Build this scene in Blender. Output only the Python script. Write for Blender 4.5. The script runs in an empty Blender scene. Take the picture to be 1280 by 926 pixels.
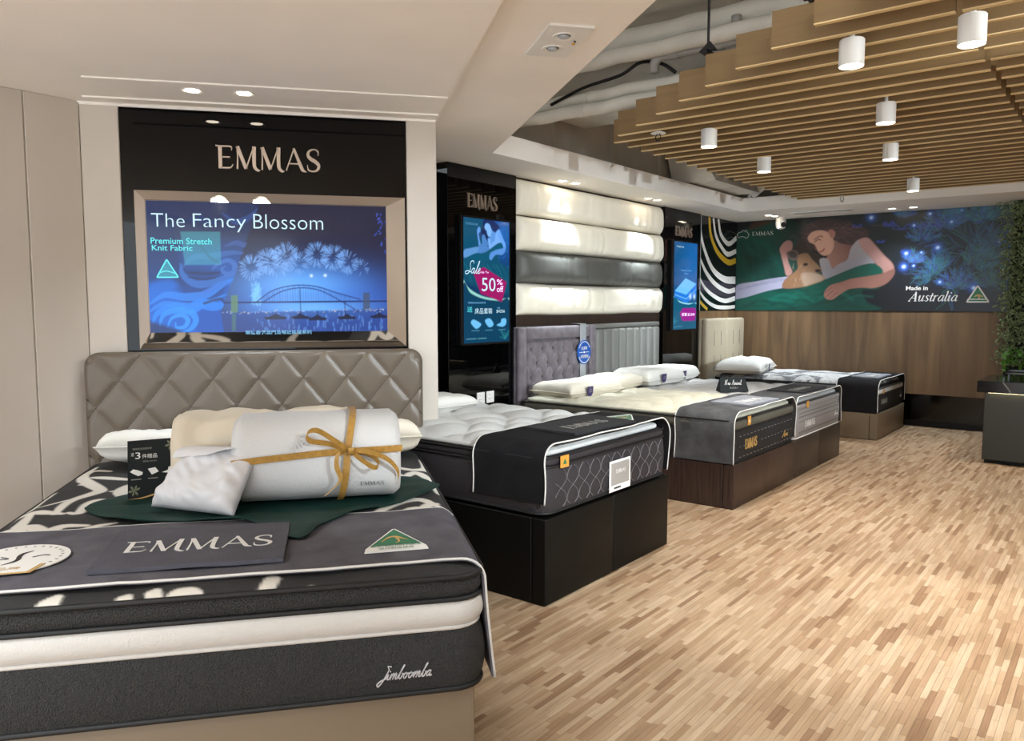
import bpy, bmesh, math, random
import numpy as np
from mathutils import Vector, Matrix, noise

random.seed(7)
np.random.seed(7)
S = bpy.context.scene
COL = S.collection

# ---------------------------------------------------------------- camera
CAM_H = 1.45
cam_d = bpy.data.cameras.new('camera')
cam_d.sensor_fit = 'HORIZONTAL'
cam_d.sensor_width = 36.0
cam_d.lens = 36.0 * 985.0 / 1280.0
cam_d.clip_start = 0.05
cam = bpy.data.objects.new('camera', cam_d)
COL.objects.link(cam)
AZ, PITCH = math.radians(38.095), math.radians(4.874)
cam.location = (0, 0, CAM_H)
cam.rotation_euler = (math.pi / 2 - PITCH, 0, AZ)
S.camera = cam

# ---------------------------------------------------------------- world, exposure
world = bpy.data.worlds.new('mall_light')
S.world = world
world.use_nodes = True
wb = world.node_tree.nodes['Background']
wb.inputs[0].default_value = (0.86, 0.94, 1.0, 1)
wb.inputs[1].default_value = 1.65
S.view_settings.view_transform = 'Standard'
S.view_settings.look = 'None'
S.view_settings.gamma = 1.0
S.view_settings.exposure = 1.17
S.view_settings.use_curve_mapping = False
S.cycles.max_bounces = 7
S.cycles.diffuse_bounces = 4
S.cycles.glossy_bounces = 4
S.cycles.sample_clamp_indirect = 4.0
S.cycles.caustics_reflective = False
S.cycles.caustics_refractive = False
CAN_W, DOWN_W, ROOM_W, SIDE_W = 60.0, 44.0, 58.0, 300.0        # watts of the lamp kinds
WARM = (0.99, 0.97, 0.93)
NEUT = (0.84, 0.94, 1.0)

# ---------------------------------------------------------------- helpers: frames, meshes
def lin(c):
    o = []
    for v in c[:3]:
        v = v / 255.0
        o.append(v / 12.92 if v <= 0.04045 else ((v + 0.055) / 1.055) ** 2.4)
    return tuple(o)

class Frame:
    """x runs along a wall, u stands out from it, z is up"""
    def __init__(s, o, ex, eu):
        s.o, s.ex, s.eu = np.array(o, float), np.array(ex, float), np.array(eu, float)
    def w(s, V):
        V = np.asarray(V, float).reshape(-1, 3)
        return s.o + V[:, :1] * s.ex + V[:, 1:2] * s.eu + V[:, 2:3] * np.array([0, 0, 1.0])
    def p(s, x, u, z):
        return s.w([(x, u, z)])[0]

A1 = (0.6297, 0.7768, 0)
B1 = (0.7768, -0.6297, 0)
P1 = (-4.289, 1.882, 0)
FB = Frame(P1, A1, B1)                                # the angled bay with the wide screen
FM = Frame((-4.18, 0, 0), (0, 1, 0), (1, 0, 0))       # the long wall of beds
FW = Frame((0, 0, 0), (1, 0, 0), (0, 1, 0))           # plain world
FK = Frame((0, 10.15, 0), (1, 0, 0), (0, -1, 0))      # the far wall

CUR = {}
def props(o, label=None, cat=None, group=None, kind=None):
    if label: o['label'] = label
    if cat: o['category'] = cat
    if group: o['group'] = group
    if kind: o['kind'] = kind
    return o

def thing(name, label, cat, F, base, group=None, kind=None):
    o = bpy.data.objects.new(name, None)
    o.empty_display_size = 0.05
    COL.objects.link(o)
    o.location = F.p(*base)
    props(o, label, cat, group, kind)
    CUR[o.name] = np.array(o.location)
    return o

def worldloc(o):
    p = np.array(o.location)
    while o.parent is not None:
        o = o.parent
        p = p + np.array(o.location)
    return p

def make(name, geo, mat, parent=None, F=FW, base=None, smooth=False, col=None, label=None, cat=None, group=None, kind=None, auto=None):
    """geo = (verts in frame coordinates, faces); one mesh object"""
    V, Fc = geo
    W = F.w(V)
    if base is not None:
        b = F.p(*base)
    elif parent is not None:
        b = worldloc(parent)
    else:
        b = np.array([W[:, 0].mean(), W[:, 1].mean(), W[:, 2].min()])
    me = bpy.data.meshes.new(name)
    me.from_pydata((W - b).tolist(), [], [list(f) for f in Fc])
    bm = bmesh.new(); bm.from_mesh(me)
    bmesh.ops.recalc_face_normals(bm, faces=bm.faces)
    bm.to_mesh(me); bm.free()
    if col is not None:
        at = me.color_attributes.new('Col', 'FLOAT_COLOR', 'POINT')
        c = np.ones((len(V), 4), np.float32); c[:, :3] = col
        at.data.foreach_set('color', c.ravel())
    if smooth:
        me.polygons.foreach_set('use_smooth', [True] * len(me.polygons))
        if auto:
            me.set_sharp_from_angle(angle=math.radians(auto))
    me.materials.append(mat)
    o = bpy.data.objects.new(name, me)
    COL.objects.link(o)
    if parent is not None:
        o.parent = parent
        o.location = b - worldloc(parent)
    else:
        o.location = b
    props(o, label, cat, group, kind)
    return o

def join(*gs):
    V, Fc, n = [], [], 0
    for v, f in gs:
        v = np.asarray(v, float).reshape(-1, 3)
        V.append(v); Fc += [[i + n for i in q] for q in f]; n += len(v)
    return np.vstack(V), Fc

def box(x0, x1, u0, u1, z0, z1):
    V = [(x, u, z) for x in (x0, x1) for u in (u0, u1) for z in (z0, z1)]
    return np.array(V, float), [(0, 1, 3, 2), (4, 6, 7, 5), (0, 4, 5, 1), (2, 3, 7, 6), (0, 2, 6, 4), (1, 5, 7, 3)]

def rbox(x0, x1, u0, u1, z0, z1, r=0.01, seg=2):
    bm = bmesh.new()
    bmesh.ops.create_cube(bm, size=1)
    for v in bm.verts:
        v.co = ((x0 + x1) / 2 + v.co.x * (x1 - x0), (u0 + u1) / 2 + v.co.y * (u1 - u0), (z0 + z1) / 2 + v.co.z * (z1 - z0))
    r = min(r, 0.49 * min(x1 - x0, u1 - u0, z1 - z0))
    bmesh.ops.bevel(bm, geom=list(bm.edges), offset=r, segments=seg, profile=0.5, affect='EDGES')
    bm.verts.index_update()
    g = np.array([v.co[:] for v in bm.verts]), [[v.index for v in f.verts] for f in bm.faces]
    bm.free()
    return g

def prism(poly, z0, z1):
    n = len(poly)
    V = [(x, y, z0) for x, y in poly] + [(x, y, z1) for x, y in poly]
    return np.array(V, float), [list(range(n))[::-1], list(range(n, 2 * n))] + [(i, (i + 1) % n, n + (i + 1) % n, n + i) for i in range(n)]

def vprism(poly, u0, u1):
    """outline in (x, z) given thickness from u0 to u1"""
    V, Fc = prism(poly, u0, u1)
    return V[:, [0, 2, 1]], Fc

def tube(path, r, n=6, closed=False, cap=True):
    P = np.asarray(path, float)
    m = len(P)
    V, Fc = [], []
    prev = None
    for i in range(m):
        a = P[(i - 1) % m] if (closed or i > 0) else P[i]
        b = P[(i + 1) % m] if (closed or i < m - 1) else P[i]
        t = b - a; t = t / (np.linalg.norm(t) + 1e-9)
        if prev is None:
            k = np.array([0, 0, 1.0]) if abs(t[2]) < 0.9 else np.array([1.0, 0, 0])
            a1 = np.cross(t, k)
        else:
            a1 = prev - t * np.dot(prev, t)
        a1 = a1 / (np.linalg.norm(a1) + 1e-9); prev = a1
        a2 = np.cross(t, a1)
        rr = r[i] if hasattr(r, '__len__') else r
        for k in range(n):
            th = 2 * math.pi * k / n
            V.append(P[i] + rr * (math.cos(th) * a1 + math.sin(th) * a2))
    for i in range(m if closed else m - 1):
        j = (i + 1) % m
        for k in range(n):
            Fc.append((i * n + k, i * n + (k + 1) % n, j * n + (k + 1) % n, j * n + k))
    if not closed and cap:
        Fc.append(list(range(n))[::-1]); Fc.append([(m - 1) * n + k for k in range(n)])
    return np.array(V), Fc

def lathe(prof, c, n=20):
    """(radius, z) pairs about a vertical axis through c"""
    V, Fc = [], []
    for r, z in prof:
        for k in range(n):
            th = 2 * math.pi * k / n
            V.append((c[0] + r * math.cos(th), c[1] + r * math.sin(th), c[2] + z))
    for i in range(len(prof) - 1):
        for k in range(n):
            Fc.append((i * n + k, i * n + (k + 1) % n, (i + 1) * n + (k + 1) % n, (i + 1) * n + k))
    Fc.append(list(range(n))[::-1]); Fc.append([(len(prof) - 1) * n + k for k in range(n)])
    return np.array(V), Fc

def gridfaces(n, m, o=0):
    return [(o + i * m + j, o + (i + 1) * m + j, o + (i + 1) * m + j + 1, o + i * m + j + 1) for i in range(n - 1) for j in range(m - 1)]

def gnormals(P):
    du = np.gradient(P, axis=0); dv = np.gradient(P, axis=1)
    N = np.cross(du, dv)
    return N / (np.linalg.norm(N, axis=2, keepdims=True) + 1e-9)

def solid(P, t):
    """sheet of points P[n][m] made into a slab of thickness t"""
    n, m = P.shape[:2]
    Q = P - gnormals(P) * t
    V = np.vstack([P.reshape(-1, 3), Q.reshape(-1, 3)])
    k = n * m
    Fc = gridfaces(n, m) + [f[::-1] for f in gridfaces(n, m, k)]
    bd = [(i * m) for i in range(n)] + [(n - 1) * m + j for j in range(1, m)] + [i * m + m - 1 for i in range(n - 2, -1, -1)] + [j for j in range(m - 2, 0, -1)]
    for a, b in zip(bd, bd[1:] + bd[:1]):
        Fc.append((a, b, b + k, a + k))
    return V, Fc

def border(P):
    n, m = P.shape[:2]
    return np.vstack([P[:, 0], P[-1, 1:], P[-2::-1, -1], P[0, -2:0:-1]])

def smooth_path(pts, k=8, closed=False):
    P = [np.array(p, float) for p in pts]
    n = len(P); out = []
    rng = range(n) if closed else range(n - 1)
    for i in rng:
        p0 = P[(i - 1) % n] if (closed or i > 0) else 2 * P[0] - P[1]
        p1, p2 = P[i], P[(i + 1) % n]
        p3 = P[(i + 2) % n] if (closed or i + 2 < n) else 2 * P[-1] - P[-2]
        for s in range(k):
            t = s / k
            out.append(0.5 * (2 * p1 + (p2 - p0) * t + (2 * p0 - 5 * p1 + 4 * p2 - p3) * t * t + (3 * p1 - p0 - 3 * p2 + p3) * t ** 3))
    if not closed: out.append(P[-1])
    return np.array(out)

def vstroke(pts, w, sm=6, closed=False):
    """flat variable-width pen stroke in 2D -> (verts 2D, quads)"""
    P = smooth_path(pts, sm) if sm else np.array(pts, float)
    if hasattr(w, '__len__'):
        W = np.interp(np.linspace(0, 1, len(P)), np.linspace(0, 1, len(w)), w)
    else:
        W = np.full(len(P), w)
    T = np.gradient(P, axis=0); T /= (np.linalg.norm(T, axis=1, keepdims=True) + 1e-9)
    N = np.stack([-T[:, 1], T[:, 0]], 1)
    L, R = P + N * W[:, None] / 2, P - N * W[:, None] / 2
    n = len(P)
    return np.vstack([L, R]), [(i, i + 1, n + i + 1, n + i) for i in range(n - 1)]

def strokes_geo(strokes, f, th):
    """strokes: [(pts, width, smooth)], f maps 2D -> (verts front), th = 3D offset for depth"""
    gs = []
    for s in strokes:
        pts, w = s[0], s[1]
        sm = s[2] if len(s) > 2 else 6
        V2, Q = vstroke(pts, w, sm)
        A = np.array([f(x, y) for x, y in V2]); B = A + np.array(th)
        n = len(A); h = n // 2
        Fc = [tuple(q) for q in Q] + [tuple(n + i for i in q[::-1]) for q in Q]
        Fc += [(i + 1, i, n + i, n + i + 1) for i in range(h - 1)] + [(h + i, h + i + 1, n + h + i + 1, n + h + i) for i in range(h - 1)]
        Fc += [(0, h, n + h, n), (h - 1, n + h - 1, n + 2 * h - 1, 2 * h - 1)]
        gs.append((np.vstack([A, B]), Fc))
    return join(*gs)

# lettering drawn stroke by stroke: EMMAS in a high-contrast display face
GLY = {
 'E': ([([(.13, 1), (.13, 0)], .15, 0), ([(-.08, .985), (.2, .965), (.5, .975), (.66, .94), (.66, .8)], [.05, .06, .05, .05, .02]), ([(.13, .5), (.58, .5)], .05, 0), ([(.13, .03), (.45, .03), (.62, .06), (.72, .2)], [.06, .06, .05, .02])], .78),
 'M': ([([(.04, .98), (.06, .5), (.04, .0)], [.06, .05, .07]), ([(.06, .98), (.44, .02)], [.15, .15], 0), ([(.44, .02), (.82, .98)], [.05, .05], 0), ([(.84, 1), (.83, .3), (.86, .08), (1.0, -.04), (1.1, -.03)], [.16, .15, .14, .1, .02])], 1.06),
 'A': ([([(.03, .0), (.42, .98)], [.05, .05], 0), ([(.40, 1.0), (.74, .2), (.84, .03), (1.0, -.03)], [.1, .15, .12, .02]), ([(.17, .31), (.64, .31)], .05, 0)], .92),
 'S': ([([(.56, .72), (.55, .9), (.36, .98), (.14, .9), (.07, .72), (.2, .56), (.42, .44), (.58, .28), (.52, .08), (.3, .0), (.08, .07), (.03, .28)], [.03, .06, .05, .09, .13, .15, .15, .14, .1, .05, .06, .03])], .66),
}
def emmas(f, th, x0, x1, y0, y1, thin=1.0):
    adv, off = 0, []
    for c in 'EMMAS':
        off.append(adv); adv += GLY[c][1] + .1
    adv -= .1
    st = []
    for c, o in zip('EMMAS', off):
        for s in GLY[c][0]:
            pts = [((x + o) / adv * (x1 - x0) + x0, y * (y1 - y0) + y0) for x, y in s[0]]
            k = (y1 - y0) * thin
            w = [q * k for q in s[1]] if hasattr(s[1], '__len__') else s[1] * k
            st.append((pts, w) + tuple(s[2:]))
    return strokes_geo(st, f, th)

SCRIPT = {  # connected handwriting, unit x-height .45
 'J': ([([(.75, .95), (.45, 1.0), (.5, .9), (.62, .7), (.45, .0), (.2, -.42), (.02, -.3), (.2, -.08), (.62, .1)], .06)], .58),
 'S': ([([(.8, .8), (.7, 1.0), (.45, .95), (.42, .7), (.55, .4), (.45, .05), (.2, -.05), (.05, .1), (.3, .2), (.75, .1)], .06)], .7),
 'N': ([([(.0, .0), (.15, .1), (.3, .9), (.32, .95), (.5, .1), (.55, .05), (.75, .95), (.9, 1.0)], .06)], .95),
 'A': ([([(.0, .0), (.2, .1), (.6, 1.0), (.65, .0), (.75, .05)], .06), ([(.2, .35), (.7, .4)], .05)], .75),
 'i': ([([(.0, .08), (.14, .4), (.13, .1), (.2, .02), (.34, .08)], .06), ([(.2, .58), (.22, .64)], .07, 0)], .3),
 'm': ([([(.0, .08), (.1, .42), (.1, .0), (.12, .2), (.26, .44), (.32, .3), (.3, .0), (.34, .2), (.46, .44), (.52, .3), (.5, .06), (.58, .02), (.7, .08)], .06)], .66),
 'b': ([([(.0, .08), (.2, .7), (.28, .98), (.2, .9), (.12, .3), (.16, .03), (.3, .05), (.36, .25), (.28, .4), (.36, .34), (.48, .36)], .06)], .44),
 'o': ([([(.0, .3), (.2, .42), (.06, .28), (.1, .04), (.26, .06), (.32, .3), (.2, .42), (.3, .34), (.46, .36)], .06)], .42),
 'a': ([([(.3, .38), (.15, .42), (.03, .2), (.1, .02), (.24, .12), (.32, .42), (.3, .08), (.38, .02), (.5, .1)], .06)], .46),
 'l': ([([(.0, .08), (.2, .6), (.26, .98), (.18, .9), (.1, .2), (.16, .02), (.3, .08)], .06)], .26),
 'e': ([([(.0, .12), (.2, .25), (.24, .4), (.14, .42), (.06, .2), (.14, .02), (.34, .1)], .06)], .32),
 'w': ([([(.0, .38), (.06, .1), (.14, .02), (.22, .36), (.26, .06), (.36, .02), (.44, .38), (.56, .34)], .06)], .52),
 'r': ([([(.0, .08), (.12, .44), (.16, .34), (.26, .36), (.22, .06), (.3, .02), (.4, .08)], .06)], .36),
 'v': ([([(.0, .36), (.08, .38), (.14, .02), (.28, .38), (.38, .34)], .06)], .36),
 ' ': ([], .3),
}
# slanted serif used for the wall print
ITAL = {
 'A': ([([(.0, .02), (.5, 1.0)], .05, 0), ([(.47, 1.0), (.62, .0)], .16, 0), ([(.2, .34), (.58, .34)], .05, 0), ([(-.06, .02), (.14, .02)], .05, 0), ([(.48, .02), (.76, .02)], .05, 0)], .84),
 'u': ([([(.0, .42), (.12, .6), (.1, .2), (.16, .02), (.34, .15), (.44, .6)], [.04, .12, .12, .06, .05, .05]), ([(.46, .62), (.4, .15), (.46, .02), (.58, .15)], [.12, .12, .06, .03])], .62),
 's': ([([(.4, .48), (.26, .62), (.12, .5), (.22, .33), (.34, .18), (.2, .0), (.02, .12)], [.05, .05, .1, .12, .1, .05, .05])], .46),
 't': ([([(.18, .85), (.1, .2), (.16, .02), (.32, .15)], [.1, .12, .06, .03]), ([(.0, .58), (.32, .58)], .05, 0)], .36),
 'r': ([([(.0, .46), (.1, .6), (.04, .0)], [.04, .12, .12]), ([(.08, .35), (.24, .58), (.38, .58)], [.04, .07, .09])], .44),
 'a': ([([(.44, .58), (.22, .6), (.04, .25), (.14, .02), (.34, .2), (.44, .58)], [.06, .06, .12, .06, .04, .04]), ([(.46, .62), (.4, .15), (.46, .02), (.58, .15)], [.12, .12, .06, .03])], .6),
 'l': ([([(.04, .95), (.16, 1.0), (.06, .2), (.12, .02), (.26, .15)], [.04, .12, .12, .06, .03])], .3),
 'i': ([([(.0, .46), (.12, .6), (.06, .2), (.12, .02), (.26, .15)], [.04, .12, .12, .06, .03]), ([(.16, .82), (.18, .92)], .12, 0)], .32),
}
def pen(text, table, f, th, x0, x1, y0, y1, slant=0.25, weight=1.0):
    adv, off = 0, []
    for c in text:
        off.append(adv); adv += table[c][1]
    st = []
    k = (y1 - y0)
    for c, o in zip(text, off):
        for s in table[c][0]:
            pts = [((x + o) / adv * (x1 - x0) + x0 + slant * y * k, y * k + y0) for x, y in s[0]]
            w = [q * k * weight for q in s[1]] if hasattr(s[1], '__len__') else s[1] * k * weight
            st.append((pts, w) + tuple(s[2:]))
    return strokes_geo(st, f, th)

def text_geo(body, f, x0, x1, y0, y1=None, off=0.0, center=False):
    """plain lettering fitted to a box in 2D, mapped by f(x, y) to frame coordinates"""
    cu = bpy.data.curves.new('lettering', 'FONT')
    cu.body = body; cu.size = 1.0; cu.offset = off; cu.resolution_u = 3
    if center: cu.align_x = 'CENTER'
    o = bpy.data.objects.new('lettering', cu)
    COL.objects.link(o)
    dg = bpy.context.evaluated_depsgraph_get()
    me = bpy.data.meshes.new_from_object(o.evaluated_get(dg))
    V = np.array([v.co[:] for v in me.vertices]); Fc = [list(p.vertices) for p in me.polygons]
    bpy.data.objects.remove(o); bpy.data.curves.remove(cu); bpy.data.meshes.remove(me)
    if len(V) == 0: V, Fc = np.zeros((3, 3)), [(0, 1, 2)]
    mn, mx = V.min(0), V.max(0)
    k = (x1 - x0) / max(mx[0] - mn[0], 1e-6)
    ky = k if y1 is None else (y1 - y0) / max(mx[1] - mn[1], 1e-6)
    return np.array([f((v[0] - mn[0]) * k + x0, (v[1] - mn[1]) * ky + y0) for v in V]), Fc

# ---------------------------------------------------------------- pictures printed or shown on flat panels
class Canvas:
    """a picture computed point by point on a grid of a flat panel (0..W, 0..H, y up)"""
    def __init__(s, W, H, n, m, c):
        s.W, s.H, s.n, s.m = W, H, n, m
        xs, ys = np.linspace(0, W, n), np.linspace(0, H, m)
        s.X, s.Y = np.meshgrid(xs, ys, indexing='ij')
        s.C = np.tile(np.array(lin(c)), (n, m, 1))
        s.px = W / (n - 1)
    def mix(s, c, a):
        s.C = s.C * (1 - a[..., None]) + np.array(lin(c)) * a[..., None]
    def win(s, pts, r):
        p = np.asarray(pts, float)
        i0 = max(0, int((p[:, 0].min() - r) / s.px) - 1); i1 = min(s.n, int((p[:, 0].max() + r) / s.px) + 3)
        py = s.H / (s.m - 1)
        j0 = max(0, int((p[:, 1].min() - r) / py) - 1); j1 = min(s.m, int((p[:, 1].max() + r) / py) + 3)
        return slice(i0, max(i1, i0)), slice(j0, max(j1, j0))
    def segd(s, X, Y, a, b):
        d = np.array(b) - np.array(a); L = (d ** 2).sum() + 1e-12
        t = np.clip(((X - a[0]) * d[0] + (Y - a[1]) * d[1]) / L, 0, 1)
        return np.hypot(X - a[0] - t * d[0], Y - a[1] - t * d[1]), t
    def stroke(s, pts, w, c, a=1.0, soft=None, sm=6):
        P = smooth_path(pts, sm) if sm and len(pts) > 2 else np.array(pts, float)
        soft = soft or s.px
        wm = max(w) if hasattr(w, '__len__') else w
        sl = s.win(P, wm + soft)
        X, Y = s.X[sl], s.Y[sl]
        if X.size == 0: return
        A = np.zeros_like(X)
        for i in range(len(P) - 1):
            d, t = s.segd(X, Y, P[i], P[i + 1])
            q = (i + t) / (len(P) - 1)
            ww = np.interp(q, np.linspace(0, 1, len(w)), w) if hasattr(w, '__len__') else w
            A = np.maximum(A, np.clip((ww / 2 - d) / soft + 0.5, 0, 1))
        A = (A * a)[..., None]
        s.C[sl] = s.C[sl] * (1 - A) + np.array(lin(c)) * A
    def poly(s, pts, c, a=1.0, soft=None, sm=5, c2=None, grad=None):
        P = smooth_path(pts, sm, True) if sm else np.array(pts, float)
        soft = soft or s.px
        sl = s.win(P, soft)
        X, Y = s.X[sl], s.Y[sl]
        if X.size == 0: return
        D = np.full(X.shape, 1e9); ins = np.zeros(X.shape, bool)
        n = len(P)
        for i in range(n):
            p, q = P[i], P[(i + 1) % n]
            d, _ = s.segd(X, Y, p, q); D = np.minimum(D, d)
            if p[1] != q[1]:
                cr = ((p[1] > Y) != (q[1] > Y)) & (X < (q[0] - p[0]) * (Y - p[1]) / (q[1] - p[1]) + p[0])
                ins ^= cr
        A = np.clip(np.where(ins, D, -D) / soft + 0.5, 0, 1)[..., None] * a
        col = np.array(lin(c))
        if c2 is not None:
            g = (X - grad[0]) * grad[2] + (Y - grad[1]) * grad[3]
            g = np.clip(g, 0, 1)[..., None]
            col = col * (1 - g) + np.array(lin(c2)) * g
        s.C[sl] = s.C[sl] * (1 - A) + col * A
    def blob(s, x, y, r, c, a=1.0, ry=None):
        ry = ry or r
        s.mix(c, a * np.exp(-((s.X - x) / r) ** 2 - ((s.Y - y) / ry) ** 2))
    def geo(s, f):
        V = np.array([f(x, y) for x, y in zip(s.X.ravel(), s.Y.ravel())])
        return V, gridfaces(s.n, s.m)
    def col(s):
        return np.clip(s.C.reshape(-1, 3), 0, 1)

# ---------------------------------------------------------------- materials
def mat(name, c, rough=0.6, metal=0.0, var=0.0, vscale=8.0, bump=0.0, bscale=200.0, coat=0.0, spec=0.5, sheen=0.0, kind='noise', stretch=(1, 1, 1), emit=None, estr=0.0, c2=None, distort=0.0, detail=4):
    m = bpy.data.materials.new(name)
    m.use_nodes = True
    nt = m.node_tree; b = nt.nodes['Principled BSDF']
    L = lin(c)
    b.inputs['Base Color'].default_value = L + (1,)
    b.inputs['Roughness'].default_value = rough
    b.inputs['Metallic'].default_value = metal
    b.inputs['Coat Weight'].default_value = coat
    b.inputs['Coat Roughness'].default_value = 0.03
    b.inputs['Specular IOR Level'].default_value = spec
    b.inputs['Sheen Weight'].default_value = sheen
    if emit is not None:
        b.inputs['Emission Color'].default_value = lin(emit) + (1,)
        b.inputs['Emission Strength'].default_value = estr
    if var or bump:
        tc = nt.nodes.new('ShaderNodeTexCoord'); mp = nt.nodes.new('ShaderNodeMapping')
        mp.inputs['Scale'].default_value = stretch
        nt.links.new(tc.outputs['Object'], mp.inputs[0])
    if var:
        n = nt.nodes.new('ShaderNodeTexNoise')
        n.inputs['Scale'].default_value = vscale; n.inputs['Detail'].default_value = detail
        n.inputs['Distortion'].default_value = distort
        nt.links.new(mp.outputs[0], n.inputs['Vector'])
        r = nt.nodes.new('ShaderNodeValToRGB')
        d = lin(c2) if c2 else tuple(max(0, v * (1 - var)) for v in L)
        e = L if c2 else tuple(min(1, v * (1 + var)) for v in L)
        r.color_ramp.elements[0].color = d + (1,); r.color_ramp.elements[0].position = 0.32
        r.color_ramp.elements[1].color = e + (1,); r.color_ramp.elements[1].position = 0.68
        nt.links.new(n.outputs['Fac'], r.inputs[0]); nt.links.new(r.outputs[0], b.inputs['Base Color'])
    if bump:
        if kind == 'weave':
            h1 = nt.nodes.new('ShaderNodeTexVoronoi'); h1.inputs['Scale'].default_value = bscale; out = h1.outputs['Distance']
            nt.links.new(mp.outputs[0], h1.inputs['Vector'])
        else:
            h1 = nt.nodes.new('ShaderNodeTexNoise'); h1.inputs['Scale'].default_value = bscale; h1.inputs['Detail'].default_value = 3; out = h1.outputs['Fac']
            nt.links.new(mp.outputs[0], h1.inputs['Vector'])
        bp = nt.nodes.new('ShaderNodeBump'); bp.inputs['Strength'].default_value = bump; bp.inputs['Distance'].default_value = 0.004
        nt.links.new(out, bp.inputs['Height']); nt.links.new(bp.outputs[0], b.inputs['Normal'])
    return m

def attr_mat(name, rough=0.5, emit=0.0, coat=0.0, bump=0.0, spec=0.5, tint=1.0, bscale=300):
    m = bpy.data.materials.new(name); m.use_nodes = True
    nt = m.node_tree; b = nt.nodes['Principled BSDF']
    a = nt.nodes.new('ShaderNodeAttribute'); a.attribute_name = 'Col'
    b.inputs['Roughness'].default_value = rough; b.inputs['Coat Weight'].default_value = coat
    b.inputs['Coat Roughness'].default_value = 0.03
    b.inputs['Specular IOR Level'].default_value = spec
    if emit:
        b.inputs['Base Color'].default_value = (0.004, 0.004, 0.005, 1)
        nt.links.new(a.outputs['Color'], b.inputs['Emission Color']); b.inputs['Emission Strength'].default_value = emit
    else:
        nt.links.new(a.outputs['Color'], b.inputs['Base Color'])
    if bump:
        tc = nt.nodes.new('ShaderNodeTexCoord')
        h = nt.nodes.new('ShaderNodeTexNoise'); h.inputs['Scale'].default_value = bscale
        nt.links.new(tc.outputs['Object'], h.inputs['Vector'])
        bp = nt.nodes.new('ShaderNodeBump'); bp.inputs['Strength'].default_value = bump; bp.inputs['Distance'].default_value = 0.003
        nt.links.new(h.outputs['Fac'], bp.inputs['Height']); nt.links.new(bp.outputs[0], b.inputs['Normal'])
    return m

M = {}
M['plaster'] = mat('white_plaster', (247, 242, 236), 0.85, var=0.03, vscale=1.5)
M['wallpanel'] = mat('beige_wall_panel', (200, 191, 181), 0.6, var=0.03, vscale=2)
M['voidgrey'] = mat('raw_grey_board', (186, 178, 166), 0.9, var=0.12, vscale=2.5)
M['voidwhite'] = mat('painted_services', (205, 200, 190), 0.8, var=0.1, vscale=3, bump=0.5, bscale=18)
M['foil'] = mat('crinkled_foil', (200, 198, 192), 0.45, var=0.12, vscale=4, bump=1.0, bscale=7)
M['slat'] = mat('oak_slat', (122, 95, 58), 0.6, var=0.07, vscale=3, stretch=(0.6, 8, 14))
M['slat_edge_lit'] = mat('slat_edge_painted_light', (216, 188, 138), 0.6)  # slat wood with the floor's bounce light put into its colour
M['blackglass'] = mat('black_glass', (3, 3, 4), 0.03, spec=0.3)
M['blackgloss'] = mat('black_gloss_board', (7, 7, 8), 0.08, spec=0.5)
M['mirror'] = mat('bevelled_mirror', (215, 205, 195), 0.03, metal=1.0)
M['steel'] = mat('brushed_champagne_metal', (196, 178, 162), 0.32, metal=0.75)
M['silver'] = mat('silver_metal', (176, 180, 186), 0.35, metal=0.35)
M['darksteel'] = mat('dark_metal', (38, 36, 36), 0.4, metal=0.8)
M['bezel'] = mat('screen_bezel', (40, 38, 40), 0.3, metal=0.5)
M['white'] = mat('white_enamel', (232, 230, 226), 0.45)
M['lens'] = mat('lit_lens', (255, 250, 240), 0.5, emit=(255, 240, 215), estr=14.0)
M['wood_wall'] = mat('brown_wood_veneer', (128, 100, 70), 0.55, var=0.2, vscale=3.5, stretch=(2.2, 2.2, 0.22), c2=(92, 70, 48), distort=0.8, detail=8)
M['wood_dark'] = mat('dark_wood', (48, 34, 26), 0.5, var=0.3, vscale=5, stretch=(4, 4, 0.3))
M['wenge'] = mat('wenge_laminate', (66, 48, 42), 0.38, var=0.3, vscale=30, stretch=(2, 2, 0.12), c2=(38, 26, 22), detail=6)
M['base_brown'] = mat('dark_brown_leatherette', (60, 50, 42), 0.4, bump=0.15, bscale=300)
M['base_black'] = mat('black_leatherette', (11, 10, 8), 0.5, spec=0.18, bump=0.15, bscale=300)
M['base_taupe'] = mat('taupe_leatherette', (128, 112, 92), 0.45, bump=0.15, bscale=300)
M['hb_taupe'] = mat('taupe_leather', (102, 91, 79), 0.38, var=0.05, vscale=6, bump=0.12, bscale=350)
M['hb_cream'] = mat('cream_leather', (190, 178, 156), 0.42, var=0.05, vscale=5, bump=0.1, bscale=300)
M['hb_mauve'] = mat('mauve_velvet', (98, 90, 97), 0.7, var=0.25, vscale=14, sheen=0.2, bump=0.2, bscale=250)
M['hb_grey'] = mat('grey_satin_fabric', (108, 108, 104), 0.5, var=0.06, vscale=6)
M['stitch'] = mat('dark_stitching', (46, 40, 36), 0.8)
M['cream_pad'] = mat('cream_wall_padding', (236, 229, 213), 0.5, var=0.04, vscale=3, bump=0.25, bscale=9)
M['grey_pad'] = mat('grey_wall_padding', (84, 84, 80), 0.5, var=0.08, vscale=4, bump=0.25, bscale=9)
M['throw'] = mat('grey_plush_throw', (92, 90, 97), 0.9, var=0.2, vscale=9, spec=0.2, bump=0.35, bscale=160)
M['throw_dark'] = mat('charcoal_plush_throw', (28, 27, 29), 0.9, var=0.2, vscale=9, spec=0.15, bump=0.35, bscale=160)
M['throw_mid'] = mat('slate_plush_throw', (76, 76, 77), 0.9, var=0.35, vscale=7, spec=0.2, bump=0.35, bscale=160)
M['felt'] = mat('grey_felt_mat', (80, 79, 88), 0.95, var=0.1, vscale=12, bump=0.4, bscale=200)
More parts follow.
